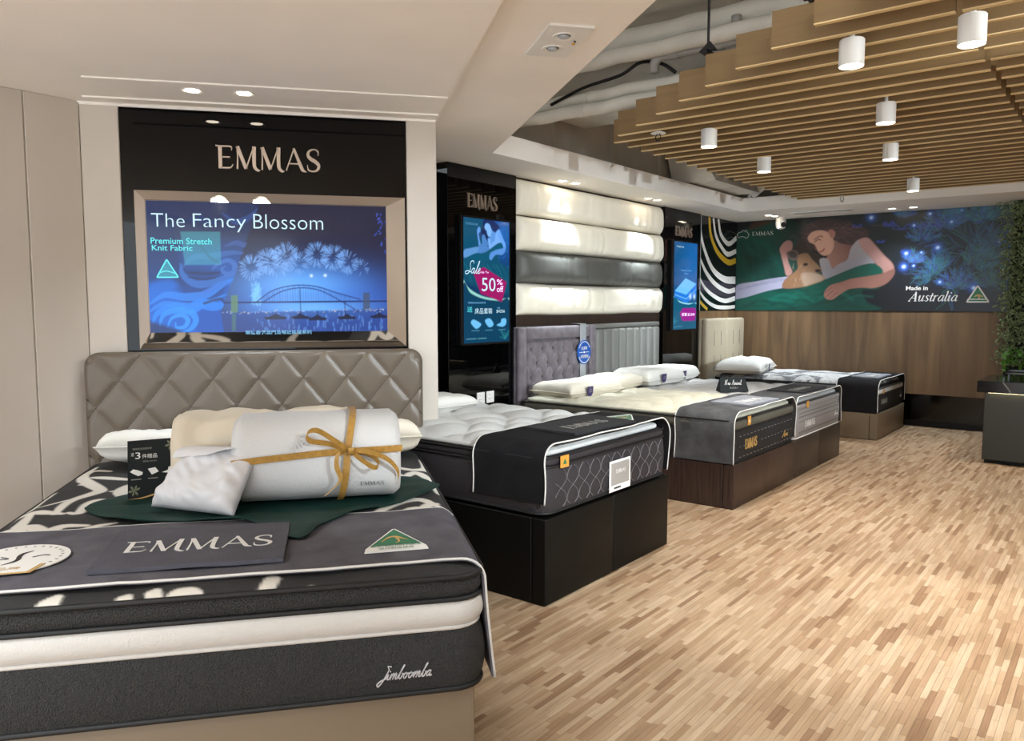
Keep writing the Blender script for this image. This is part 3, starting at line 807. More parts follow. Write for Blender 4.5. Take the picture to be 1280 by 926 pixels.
# batten-shaped fill lamps added on the slab to brighten the open void
for (x, y, lab) in [(0.6, 3.6, 'added fill lamp on the slab above the near slats'), (0.2, 1.6, 'added fill lamp on the slab before the slats')]:
    t = thing('added_fill_lamp', lab, 'ceiling light', FW, (x, y, 3.34))
    make('housing', rbox(x - 0.6, x + 0.6, y - 0.04, y + 0.04, 3.38, 3.42, 0.006, 1), M['white'], parent=t)
    make('tube', tube([(x - 0.57, y, 3.36), (x + 0.57, y, 3.36)], 0.014, 10), M['lens'], parent=t)
    d = bpy.data.lights.new('lamp', 'AREA'); d.shape = 'RECTANGLE'; d.size = 1.1; d.size_y = 0.06; d.energy = 30; d.color = NEUT
    o = bpy.data.objects.new('lamp', d); COL.objects.link(o); o.parent = t; o.location = (0, 0, 0.0)

# emergency light plate
t = thing('emergency_light', 'square white emergency light plate with two lenses in the soffit', 'emergency light', FW, (-1.90, 2.73, 2.52))
ex, ey = np.array((-0.296, 0.234)) / 2, np.array((0.117, 0.140)) / 2
cc = np.array((-1.90, 2.73))
make('plate', prism([tuple(cc + ex + ey), tuple(cc + ex - ey), tuple(cc - ex - ey), tuple(cc - ex + ey)], 2.511, 2.52), M['white'], parent=t)
for s in (-0.42, 0.42):
    c = cc + ex * s
    make('lens_ring', lathe([(0.028, 0), (0.044, -0.004), (0.046, 0.0), (0.03, 0.002)], (c[0], c[1], 2.511), 20), M['white'], parent=t, smooth=True, auto=40)
    make('lens', lathe([(0.004, -0.012), (0.018, -0.008), (0.026, 0)], (c[0], c[1], 2.511), 16), M['silver'], parent=t, smooth=True)
c = cc + ey * 0.7
make('indicator', lathe([(0.005, -0.005), (0.007, 0)], (c[0], c[1], 2.511), 10), M['tag_orange'], parent=t)
make('test_button', lathe([(0.005, -0.004), (0.006, 0)], (c[0] + 0.02, c[1] - 0.02, 2.511), 10), M['ink_black'], parent=t)

# sprinklers, camera, vent
for (x, y, z, lab) in [(-2.60, 4.93, 2.60, 'pendent fire sprinkler with white rosette at the left tips of the slats'), (-2.53, 9.02, 2.60, 'small pendent fire sprinkler at the far end of the slats')]:
    t = thing('fire_sprinkler', lab, 'sprinkler', FW, (x, y, z - 0.06), 'sprinklers')
    make('rosette', lathe([(0.012, 0.012), (0.05, 0.0), (0.052, 0.004), (0.014, 0.018)], (x, y, z), 18), M['white'], parent=t, smooth=True)
    make('drop_pipe', tube([(x, y, z + 0.01), (x, y, 2.80)], 0.012, 8), M['white'], parent=t)
    make('frame', join(tube(smooth_path([(x - 0.008, y, z), (x - 0.02, y, z - 0.025), (x - 0.004, y, z - 0.05)], 4), 0.003, 6), tube(smooth_path([(x + 0.008, y, z), (x + 0.02, y, z - 0.025), (x + 0.004, y, z - 0.05)], 4), 0.003, 6)), M['darksteel'], parent=t)
    make('deflector', lathe([(0.016, -0.054), (0.016, -0.051)], (x, y, z), 12), M['darksteel'], parent=t)
t = thing('dome_camera', 'white ceiling security camera with dark lens over the mural', 'camera', FW, (-3.50, 9.90, 2.37))
make('housing', lathe([(0.02, -0.15), (0.052, -0.135), (0.062, -0.09), (0.062, -0.01), (0.07, 0.0)], (-3.50, 9.90, 2.519), 20), M['white'], parent=t, smooth=True, auto=50)
make('lens', lathe([(0.012, -0.001), (0.03, 0.004), (0.033, 0.02)], (0, 0, 0), 14), M['ink_black'], parent=t, base=(0, 0, 0))
ob = t.children[-1]; ob.location = (0.045, -0.048, 0.045); ob.rotation_euler = (math.radians(75), 0, math.radians(40))
t = thing('air_vent', 'slim linear air diffuser in the far soffit', 'vent', FW, (-2.9, 9.6, 2.515))
make('frame', join(box(-3.25, -2.55, 9.50, 9.52, 2.512, 2.52), box(-3.25, -2.55, 9.62, 9.64, 2.512, 2.52), box(-3.25, -3.23, 9.52, 9.62, 2.512, 2.52), box(-2.57, -2.55, 9.52, 9.62, 2.512, 2.52)), M['white'], parent=t)
make('slot', box(-3.23, -2.57, 9.52, 9.62, 2.516, 2.5195), M['ink_black'], parent=t)
for y0 in (9.545, 9.57, 9.595):
    make('blade', box(-3.23, -2.57, y0, y0 + 0.008, 2.513, 2.516), M['plastic_grey'], parent=t)

# services in the open void
def pipe(x0, x1, y, z, r, label, m='voidwhite'):
    n = 40
    pts = [(x0 + (x1 - x0) * i / n, y + 0.006 * math.sin(i * 1.7), z + 0.006 * math.sin(i * 2.3)) for i in range(n + 1)]
    t = thing('wrapped_pipe', label, 'pipe', FW, ((x0 + x1) / 2, y, z - r), 'pipes in the open ceiling')
    make('wrap', tube(pts, [r * (1 + 0.04 * math.sin(i * 3.1)) for i in range(n + 1)], 16), M[m], parent=t, smooth=True)
    for i in range(4, n, 12):
        make('joint_band', tube([(pts[i][0] - 0.02, y, z), (pts[i][0] + 0.02, y, z)], r * 1.07, 16), M['voidwhite'], parent=t, smooth=True, auto=40)
    for i in (30,):
        make('hanger', tube([(pts[i][0], y, z + r), (pts[i][0], y, 3.42)], 0.006, 6), M['darksteel'], parent=t)
pipe(-3.9, 2.9, 5.0, 3.287, 0.075, 'thick pale wrapped pipe highest in the open ceiling')
pipe(-3.9, 2.9, 4.85, 3.14, 0.052, 'thin pale wrapped pipe running under the highest pipe')
pipe(-3.9, 2.9, 5.0, 2.946, 0.048, 'rough pale pipe with a dark cable lying along it')
pipe(-3.9, 2.9, 4.95, 2.85, 0.046, 'lowest pale pipe just above the soffit edge')
t = thing('duct', 'crinkled foil wrapped air duct behind the pipes', 'duct', FW, (-1.8, 5.6, 2.98))
make('wrap', rbox(-3.9, 2.0, 5.35, 6.0, 2.98, 3.30, 0.03, 2), M['foil'], parent=t)
t = thing('cable', 'dark cable draped over the rough pipe', 'cable', FW, (-2.9, 4.93, 2.98))
make('cable_run', tube(smooth_path([(-3.5, 4.94, 2.93), (-3.2, 4.92, 3.0), (-2.9, 4.93, 3.04), (-2.75, 4.94, 3.1), (-2.6, 4.95, 3.07), (-2.5, 4.98, 3.0)], 6), 0.012, 8), M['darksteel'], parent=t, smooth=True)
t = thing('drain_pipe', 'grey plastic drain pipe with elbow beside the foil duct', 'pipe', FW, (-2.4, 4.9, 3.05))
make('pipe_run', tube(smooth_path([(-2.62, 4.9, 3.0), (-2.62, 4.9, 3.06), (-2.58, 4.9, 3.095), (-2.5, 4.9, 3.1), (-2.1, 4.9, 3.1), (-2.05, 4.9, 3.13), (-2.05, 4.9, 3.25)], 5), 0.032, 12), M['plastic_grey'], parent=t, smooth=True)
make('coupling', tube([(-2.5, 4.9, 3.1), (-2.44, 4.9, 3.1)], 0.038, 12), M['plastic_grey'], parent=t, smooth=True, auto=40)
make('coupling', tube([(-2.2, 4.9, 3.1), (-2.13, 4.9, 3.1)], 0.038, 12), M['plastic_grey'], parent=t, smooth=True, auto=40)
t = thing('duct_box', 'pale slanted duct box in the far left corner of the open ceiling', 'duct', FW, (-3.55, 8.3, 2.68))
make('duct_casing', join((np.array([(-3.88, 7.7, 2.70), (-3.88, 8.9, 2.70), (-3.4, 8.9, 2.70), (-3.4, 7.7, 2.70), (-3.88, 7.5, 3.1), (-3.88, 8.9, 3.1), (-3.55, 8.9, 3.1), (-3.55, 7.5, 3.1)]), [(0, 1, 2, 3), (7, 6, 5, 4), (0, 4, 5, 1), (1, 5, 6, 2), (2, 6, 7, 3), (3, 7, 4, 0)])), M['voidwhite'], parent=t)
t = thing('branch_pipe', 'pale pipe slanting up beside the duct box in the far corner', 'pipe', FW, (-3.3, 8.85, 2.68))
make('pipe_run', tube([(-3.5, 8.95, 2.70), (-3.05, 8.8, 2.98), (-2.6, 8.7, 3.1)], 0.05, 14), M['voidwhite'], parent=t, smooth=True)

# ================================================================ WALL DISPLAYS
def fwall(F, u):
    return lambda x, z: (x, u, z)
def panel_f(u):
    return lambda x, z: (x, u, z)

# --- the bay: black glass, lettering, wide screen in a mirror frame
bp = thing('black_glass_panel', 'wide black glass wall panel behind the big screen', 'wall panel', FB, (0.92, 0, 0))
make('glass', rbox(0.186, 1.662, -0.018, 0.002, 0.0, 2.462, 0.002, 1), M['blackglass'], parent=bp, F=FB)
make('lettering', emmas(lambda x, z: (x, 0.018, z), (0, -0.016, 0), 0.665, 1.195, 2.165, 2.285), M['steel'], parent=bp, F=FB, label='champagne metal EMMAS letters')

tv = thing('wide_screen', 'wide blue advertising screen with a silvery mirror frame above the headboard', 'screen', FB, (0.93, 0.0, 1.205))
X0, X1, Z0, Z1 = 0.305, 1.545, 1.295, 1.985
O = (0.245, 1.652, 1.207, 2.04)
fo = [(O[0], 0.004, O[2]), (O[1], 0.004, O[2]), (O[1], 0.004, O[3]), (O[0], 0.004, O[3])]
fi = [(X0, 0.03, Z0), (X1, 0.03, Z0), (X1, 0.03, Z1), (X0, 0.03, Z1)]
for i in range(4):
    j = (i + 1) % 4
    q = np.array([fo[i], fo[j], fi[j], fi[i]])
    b = q - np.array([0, 0.003, 0])
    make('frame_strip', (np.vstack([q, b]), [(0, 1, 2, 3), (7, 6, 5, 4), (0, 4, 5, 1), (1, 5, 6, 2), (2, 6, 7, 3), (3, 7, 4, 0)]), M['mirror'], parent=tv, F=FB)
make('casing', box(X0 - 0.004, X1 + 0.004, 0.003, 0.029, Z0 - 0.004, Z1 + 0.004), M['bezel'], parent=tv, F=FB)
CW, CH = X1 - X0, Z1 - Z0
cv = Canvas(CW, CH, 310, 172, (40, 38, 66))
def q(x, y):
    return ((x - 90) / 1090 * CW, CH * (1 - (y - 97 - (x - 82) * 0.015) / 592))
def Q(l): return [q(*p) for p in l]
cv.blob(*q(800, 560), 0.38, (60, 120, 235), 0.95, ry=0.17)
cv.blob(*q(1050, 600), 0.3, (60, 100, 200), 0.6, ry=0.17)
cv.blob(*q(760, 480), 0.28, (120, 180, 255), 0.9, ry=0.10)
cv.blob(*q(820, 590), 0.26, (130, 190, 255), 0.8, ry=0.05)
cv.poly(Q([(820, 110), (1190, 125), (1190, 240), (820, 150)]), (36, 40, 70), 0.5, soft=0.02, sm=0)
rs = random.Random(3)
for (cx_, cy_, r_, n_) in [(545, 400, 60, 110), (620, 370, 62, 120), (705, 345, 65, 130), (660, 380, 70, 100), (850, 340, 62, 130), (925, 355, 62, 120), (990, 375, 60, 90), (760, 380, 55, 70), (1060, 400, 40, 20)]:
    for _ in range(n_):
        a = rs.random() * 6.283; r0, r1 = rs.uniform(.3, .75), rs.uniform(.75, 1.05)
        cv.stroke(Q([(cx_ + math.cos(a) * r_ * r0, cy_ - math.sin(a) * r_ * r0), (cx_ + math.cos(a) * r_ * r1, cy_ - math.sin(a) * r_ * r1)]), 0.003, (140, 180, 250), rs.uniform(.25, .7), sm=0)
for _ in range(60):
    cv.stroke(Q([(560 + rs.gauss(0, 14), 460 + rs.random() * 110), (566 + rs.gauss(0, 14), 470 + rs.random() * 110)]), 0.004, (140, 200, 255), 0.5, sm=0)
cv.poly(Q([(400, 605), (1190, 600), (1190, 700), (400, 700)]), (44, 74, 150), 0.75, soft=0.01, sm=0)
for _ in range(90):
    x_ = rs.uniform(540, 1190); y_ = rs.uniform(612, 690)
    cv.stroke(Q([(x_, y_), (x_ + rs.uniform(-3, 3), y_ + rs.uniform(8, 30))]), 0.006, rs.choice([(120, 170, 255), (150, 190, 255), (90, 130, 230)]), 0.35, sm=0)
arc1 = [(560, 560), (640, 505), (740, 482), (840, 488), (940, 520), (1050, 552)]
arc2 = [(590, 560), (680, 510), (770, 494), (860, 508), (960, 560), (1040, 610)]
cv.stroke(Q(arc1), 0.006, (40, 60, 130), 0.9); cv.stroke(Q(arc2), 0.006, (40, 60, 130), 0.9)
for i in range(34):
    x_ = 600 + i * 12
    ya = np.interp(x_, [p[0] for p in arc1], [p[1] for p in arc1])
    cv.stroke(Q([(x_, ya), (x_, 560)]), 0.0025, (50, 75, 150), 0.55, sm=0)
    if i % 2: cv.stroke(Q([(x_, ya), (x_ + 12, np.interp(x_, [p[0] for p in arc2], [p[1] for p in arc2]))]), 0.002, (50, 75, 150), 0.5, sm=0)
cv.stroke(Q([(400, 558), (1190, 562)]), 0.009, (30, 45, 105), 0.95, sm=0)
cv.poly(Q([(450, 525), (480, 525), (478, 605), (448, 605)]), (110, 140, 110), 0.85, sm=0)
cv.poly(Q([(452, 610), (470, 610), (466, 690), (450, 690)]), (90, 130, 110), 0.6, soft=0.01, sm=0)
cv.poly(Q([(1065, 520), (1095, 520), (1098, 605), (1062, 605)]), (80, 90, 120), 0.85, sm=0)
for _ in range(90):
    x_, y_ = rs.uniform(410, 1185), rs.gauss(603, 4)
    cv.stroke(Q([(x_, y_), (x_ + 2, y_)]), 0.005, rs.choice([(170, 190, 255), (220, 200, 190)]), 0.6, sm=0)
for (bx_, by_, bw_) in [(650, 632, 55), (765, 632, 45), (845, 640, 48), (985, 638, 46), (1140, 635, 45)]:
    cv.poly(Q([(bx_ - bw_, by_ - 3), (bx_ - bw_ * .4, by_ - 8), (bx_, by_ - 20), (bx_ + bw_ * .4, by_ - 8), (bx_ + bw_, by_ - 2), (bx_ + bw_ * .8, by_ + 8), (bx_ - bw_ * .8, by_ + 8)]), (24, 30, 66), 0.95, sm=0)
for mx_, t_ in ((765, 500), (975, 560), (845, 605)):
    cv.stroke(Q([(mx_, t_), (mx_ + 2, 632)]), 0.004, (30, 40, 90), 0.9, sm=0)
for (sx_, sy_) in ((820, 438), (885, 437)): cv.blob(*q(sx_, sy_), 0.008, (230, 240, 255), 1.0)
for _ in range(16):
    x_, y_ = rs.uniform(1130, 1178), rs.uniform(130, 320); cv.stroke(Q([(x_, y_), (x_ + rs.uniform(-14, 14), y_ + rs.uniform(4, 16))]), 0.004, (90, 110, 230), 0.8, sm=0)
# left part: cloth close-up with swirls
rightC = cv.C.copy()
left = [(70, 90), (595, 95), (400, 600), (415, 700), (70, 705)]
cv.poly(Q(left), (10, 104, 205), 1.0, sm=0, c2=(46, 56, 96), grad=(0, CH * .30, 0, 3.2))
cv.poly(Q([(70, 130), (190, 170), (235, 330), (240, 470), (130, 480), (70, 420)]), (16, 46, 100), 0.7, soft=0.05)
cv.poly(Q([(240, 400), (400, 420), (420, 520), (300, 560), (235, 540)]), (22, 56, 120), 0.7, soft=0.04)
cv.poly(Q([(290, 600), (420, 590), (420, 705), (300, 700)]), (10, 84, 180), 0.8, soft=0.03)
cv.poly(Q([(100, 470), (180, 450), (215, 480), (150, 530), (90, 545)]), (10, 112, 214), 0.8, soft=0.03)
sw = (52, 136, 236)
tap = lambda w: [w * .25, w * .9, w * 1.15, w * .8, w * .2]
for pts, w, cc_ in [([(90, 560), (160, 520), (250, 530), (340, 520), (420, 470), (480, 445)], .040, sw), ([(80, 600), (150, 560), (240, 570), (330, 560), (430, 520)], .030, sw),
               ([(232, 380), (240, 430), (290, 470), (360, 468), (440, 440), (500, 430)], .036, (60, 116, 200)), ([(240, 395), (290, 350), (370, 345), (460, 330), (530, 335)], .030, (62, 104, 176)),
               ([(370, 405), (400, 380), (440, 365), (470, 385), (465, 420), (430, 425), (412, 405), (430, 390)], .026, (72, 116, 196)), ([(430, 300), (480, 285), (520, 295), (560, 280)], .026, (66, 92, 160)),
               ([(100, 650), (125, 600), (200, 570), (260, 590), (300, 585), (340, 560)], .036, (40, 140, 245)), ([(130, 660), (150, 610), (210, 590), (270, 600), (290, 640), (260, 680), (210, 690)], .032, (50, 150, 250)),
               ([(165, 665), (185, 625), (230, 612), (255, 635), (240, 665), (205, 668), (200, 645)], .022, (60, 156, 252)), ([(250, 585), (310, 560), (380, 575), (440, 555)], .050, (40, 136, 240)), ([(300, 520), (360, 500), (410, 470), (450, 470)], .030, (60, 120, 214)),
               ([(420, 150), (480, 190), (540, 170), (580, 130)], .030, (60, 84, 146)), ([(250, 190), (330, 180), (400, 200)], .03, (38, 60, 116))]:
    cv.stroke(Q(pts), tap(w), cc_, 0.8)
for pts, w in [([(250, 290), (300, 285), (330, 310), (360, 350), (400, 375)], .012), ([(120, 180), (200, 170), (280, 195)], .022), ([(270, 420), (340, 425), (400, 420)], .012), ([(265, 440), (330, 450), (380, 445)], .008), ([(330, 560), (400, 540), (420, 560)], .014)]:
    cv.stroke(Q(pts), w, (24, 44, 92), 0.75)
cv.poly(Q([(235, 235), (410, 235), (410, 385), (250, 385)]), (90, 190, 205), 0.35, sm=0)
cv.poly(Q([(70, 640), (130, 650), (240, 690), (300, 705), (70, 705)]), (24, 36, 84), 0.8, soft=0.02)
right_mask = ((cv.X / CW * 1090 + 90) > np.interp((1 - cv.Y / CH) * 592 + 97, [97, 600, 700], [600, 402, 415]))
cv.C = np.where(right_mask[..., None], rightC, cv.C)
cv.C = cv.C ** 1.12 * np.array([.9, 1.05, 1.0])
pic = make('picture', cv.geo(lambda x, y: (X0 + x, 0.0305, Z0 + y)), M['screen'], parent=tv, F=FB, col=cv.col())
def q2(x, y): return np.array(q(x, y)) + np.array([X0, Z0])
tl, tr = q2(112, 212), q2(880, 222)
def on_tv(x, z): return (x, 0.0325, z)
for wd_, xa, xb, yb in (('The', 112, 256, 214), ('Fancy', 292, 527, 234), ('Blossom', 560, 880, 220)):
    make('title_text', text_geo(wd_, on_tv, q2(xa, 0)[0], q2(xb, 0)[0], q2(xa, yb + 0)[1], q2(xa, 154)[1], off=-0.013), M['glow_white'], parent=tv, F=FB)
make('subtitle_text', text_geo('Premium Stretch', on_tv, q2(106, 0)[0], q2(372, 0)[0], q2(0, 288)[1], q2(0, 260)[1], off=0.012), M['glow_teal'], parent=tv, F=FB)
make('subtitle_text', text_geo('Knit Fabric', on_tv, q2(110, 0)[0], q2(286, 0)[0], q2(0, 318)[1], q2(0, 293)[1], off=0.012), M['glow_teal'], parent=tv, F=FB)
make('caption_text', text_geo('榮獲香港澳門及鄰近區域系列', on_tv, q2(510, 0)[0], q2(815, 0)[0], q2(0, 700)[1], q2(0, 680)[1], off=0.01), M['glow_pale'], parent=tv, F=FB)
M['glow_mid'] = mat('screen_mid_teal', (10, 10, 10), 0.3, emit=(34, 150, 180), estr=0.4)
a, b, c = q2(127, 440), q2(220, 440), q2(172, 360)
make('triangle_logo', join((np.array([on_tv(*p) for p in (a, b, c)]) - np.array([0, 0.001, 0]), [(0, 1, 2)])), M['glow_mid'], parent=tv, F=FB)
make('triangle_outline', strokes_geo([([tuple(a), tuple(b)], .007, 0), ([tuple(b), tuple(c)], .007, 0), ([tuple(c), tuple(a)], .007, 0), ([tuple(a * .75 + c * .25), tuple(a * .4 + c * .35 + b * .25), tuple(b * .5 + c * .3 + a * .2), tuple(b * .8 + c * .2)], .005)], on_tv, (0, -0.0005, 0)), M['glow_teal'], parent=tv, F=FB)

# --- portrait displays on the long wall
def glass_panel(x0, x1, label, lx0, lx1, lz0, lz1):
    t = thing('black_glass_panel', label, 'wall panel', FM, ((x0 + x1) / 2, 0.05, 0))
    make('glass', rbox(x0, x1, 0.002 if x0 > 5 else -0.33, 0.05, 0.0, 2.518, 0.002, 1), M['blackglass'], parent=t, F=FM)
    make('lettering', emmas(lambda x, z: (x, 0.062, z), (0, -0.011, 0), lx0, lx1, lz0, lz1), M['steel'], parent=t, F=FM)
    return t
glass_panel(4.475, 5.325, 'tall black glass panel with EMMAS letters beside the padded wall, nearer one', 4.70, 5.06, 2.20, 2.31)
glass_panel(8.02, 8.955, 'tall black glass panel with EMMAS letters next to the striped wall, farther one', 8.28, 8.70, 2.22, 2.33)

def portrait(x0, x1, z0, z1, label, draw):
    t = thing('portrait_screen', label, 'screen', FM, ((x0 + x1) / 2, 0.05, z0))
    make('casing', rbox(x0 - 0.016, x1 + 0.016, 0.051, 0.085, z0 - 0.016, z1 + 0.016, 0.004, 1), M['bezel'], parent=t, F=FM)
    fr = 0.016
    for g in (box(x0 - fr, x0, 0.085, 0.089, z0 - fr, z1 + fr), box(x1, x1 + fr, 0.085, 0.089, z0 - fr, z1 + fr), box(x0, x1, 0.085, 0.089, z0 - fr, z0), box(x0, x1, 0.085, 0.089, z1, z1 + fr)):
        make('bezel', g, M['darksteel'], parent=t, F=FM)
    W, H = x1 - x0, z1 - z0
    c = Canvas(W, H, 90, 150, (10, 52, 84))
    k = lambda u, v: (u * W, (1 - v) * H)
    K = lambda l: [k(*p) for p in l]
    draw(c, k, K)
    make('picture', c.geo(lambda x, y: (x0 + x, 0.0865, z0 + y)), M['screen'], parent=t, F=FM, col=c.col())
    f = lambda u, v: (x0 + u * W, 0.0885, z0 + (1 - v) * H)
    return t, f
def draw_sale(c, k, K):
    c.blob(*k(.5, .0), .6, (16, 60, 130), 1.0, ry=.45)
    c.blob(*k(.85, .12), .16, (40, 110, 190), .7)
    c.blob(*k(.1, .15), .2, (14, 84, 110), .8)
    for _ in range(40):
        x_, y_ = rs.uniform(.55, 1), rs.uniform(.0, .32); c.stroke(K([(x_, y_), (x_ + rs.uniform(-.06, .06), y_ + rs.uniform(-.03, .03))]), .006, (50, 130, 215), .5, sm=0)
    A_ = ART['mural']
    g = lambda l: K([((p[0] + 4.20) / 2.15, .37 - (p[1] - 1.36) / 1.16 * .40) for p in l])
    for nm, cl in (('sheet', (14, 78, 108)), ('white', (96, 150, 210)), ('hair2', (14, 30, 76)), ('hairbg', (18, 36, 88)), ('joeyhair', (18, 40, 84)), ('neck', (92, 150, 220)), ('face', (128, 184, 245)), ('top', (120, 174, 245)), ('armup', (104, 164, 240)), ('greentop', (12, 84, 112)), ('armlow', (88, 146, 220)), ('arm2', (96, 152, 224)), ('joey', (78, 130, 196)), ('joeyear', (40, 70, 120))):
        c.poly(g(A_[nm]), cl, .95, soft=.008)
    c.poly(K([(0, .33), (.3, .36), (.6, .35), (.9, .36), (1, .42), (1, .6), (0, .5)]), (14, 78, 104), .9, soft=.03)
    for _ in range(14):
        x_ = rs.random(); c.stroke(K([(x_, .36), (x_ + .1, .42), (x_ + .15, .5)]), .01, (24, 110, 130), .4)
    c.stroke(K([(-.02, .5), (.12, .575), (.4, .63), (.75, .65), (1.02, .64)]), [.03, .025, .018, .014, .02], (150, 215, 205), .95)
    c.poly(K([(0, .53), (.15, .6), (.4, .645), (.75, .665), (1, .655), (1, 1), (0, 1)]), (8, 62, 92), 1.0, soft=.006)
    c.poly(K([(.2, .425), (.43, .385), (.94, .5), (.83, .668), (.36, .60)]), (156, 22, 98), 1.0, soft=.006, sm=0)
    for cx_, pts in ((.25, [(-.1, -.01), (-.04, -.03), (.1, .0), (.11, .02), (.02, .045), (-.06, .02)]), (.54, [(-.09, -.02), (.02, -.035), (.1, .015), (.0, .035)]), (.82, [(-.11, .02), (-.02, .0), (.0, -.03), (.1, -.03), (.1, .015), (.02, .035)])):
        c.poly(K([(cx_ + a_, .84 + b_) for a_, b_ in pts]), (110, 190, 240), 1.0, soft=.006)
    for u_ in (.17, .46, .75): c.stroke(K([(u_, .9), (u_ + .16, .9)]), .007, (90, 160, 190), .6, sm=0)
    c.stroke(K([(.06, .965), (.26, .965)]), .006, (110, 180, 200), .7, sm=0); c.stroke(K([(.3, .965), (.48, .965)]), .006, (110, 180, 200), .7, sm=0)
    for _ in range(18):
        c.stroke(K([(.9, .98), (.9 + rs.uniform(-.12, .1), .93 + rs.uniform(-.03, .03))]), .006, (40, 130, 140), .5, sm=0)
t, f = portrait(4.61, 5.185, 1.135, 2.115, 'portrait screen with a magenta 50% off sale tag, nearer one', draw_sale)
M['glow_pink'] = mat('screen_pink', (10, 10, 10), 0.3, emit=(225, 200, 245), estr=0.9)
make('sale_text', pen('Sale', SCRIPT, lambda x, y: f(x, 1 - y), (0, -0.0006, 0), .02, .34, .56, .66, slant=.6, weight=1.2), M['glow_white'], parent=t, F=FM)
make('upto_text', text_geo('Up To', lambda x, y: f(x, 1 - y), .36, .53, .562, .582), M['glow_pink'], parent=t, F=FM)
make('fifty_text', text_geo('50', lambda x, y: f(x, 1 - y), .38, .68, .42, .53), M['glow_white'], parent=t, F=FM)
make('percent_text', text_geo('%', lambda x, y: f(x, 1 - y), .71, .84, .475, .52), M['glow_pink'], parent=t, F=FM)
make('off_text', text_geo('off', lambda x, y: f(x, 1 - y), .71, .86, .415, .465), M['glow_pink'], parent=t, F=FM)
make('offer_text', text_geo('*購買指定型號床褥', lambda x, y: f(x, 1 - y), .08, .46, .318, .334), M['glow_pale'], parent=t, F=FM)
make('offer_text', text_geo('送', lambda x, y: f(x, 1 - y), .07, .18, .25, .295), M['glow_teal'], parent=t, F=FM)
make('offer_text', text_geo('床品套裝', lambda x, y: f(x, 1 - y), .23, .61, .235, .283), M['glow_white'], parent=t, F=FM)
make('offer_text', text_geo('$4256', lambda x, y: f(x, 1 - y), .70, .89, .24, .268), M['glow_white'], parent=t, F=FM)
make('offer_text', text_geo('價值', lambda x, y: f(x, 1 - y), .72, .78, .275, .29), M['glow_pale'], parent=t, F=FM)
make('brand_text', emmas(lambda x, y: f(x, 1 - y), (0, -0.0006, 0), .05, .3, .945, .962), M['glow_pale'], parent=t, F=FM)

def draw_mattress(c, k, K):
    c.blob(*k(.7, .25), .5, (20, 104, 180), .9, ry=.5)
    c.blob(*k(.1, .05), .3, (14, 84, 130), .8)
    c.poly(K([(.05, .58), (.5, .42), (.98, .48), (.98, .60), (.55, .70), (.05, .63)]), (30, 120, 220), 1, soft=.008, sm=0)
    c.poly(K([(.05, .56), (.5, .41), (.98, .47), (.55, .60)]), (110, 190, 250), 1, soft=.008, sm=0)
    c.stroke(K([(.05, .60), (.55, .65), (.98, .535)]), .01, (130, 200, 250), .8, sm=0)
    c.stroke(K([(-.02, .62), (.25, .68), (.6, .705), (1.02, .70)]), .016, (150, 220, 240), .95)
    c.poly(K([(0, .64), (.3, .70), (.6, .72), (1, .715), (1, 1), (0, 1)]), (12, 88, 120), 1, soft=.006)
    c.poly(K([(.27, .82), (.4, .755), (.95, .755), (1.0, .80), (.95, .905), (.4, .905)]), (150, 24, 140), 1, soft=.006, sm=0)
    for u_ in (.72, .9): c.blob(*k(u_, .62), .03, (210, 235, 255), .9, ry=.03)
    c.stroke(K([(.03, .97), (.4, .965)]), .007, (90, 160, 190), .7, sm=0)
    for _ in range(14): c.stroke(K([(.05, .93), (rs.uniform(0, .2), .88 + rs.uniform(-.03, .03))]), .006, (50, 140, 160), .6, sm=0)
t, f = portrait(8.185, 8.79, 1.15, 2.15, 'portrait screen showing a pale blue mattress and magenta price tag, farther one', draw_mattress)
make('price_text', text_geo('折實 $3,240', lambda x, y: f(x, 1 - y), .36, .92, .15, .19, off=.01), M['glow_pink'], parent=t, F=FM)
make('series_text', text_geo('Sweet Comfort', lambda x, y: f(x, 1 - y), .3, .75, .67, .69), M['glow_pale'], parent=t, F=FM)
make('series_text', text_geo('Series', lambda x, y: f(x, 1 - y), .44, .6, .635, .655), M['glow_pale'], parent=t, F=FM)
make('brand_text', emmas(lambda x, y: f(x, 1 - y), (0, -0.0006, 0), .1, .4, .935, .955), M['glow_white'], parent=t, F=FM)

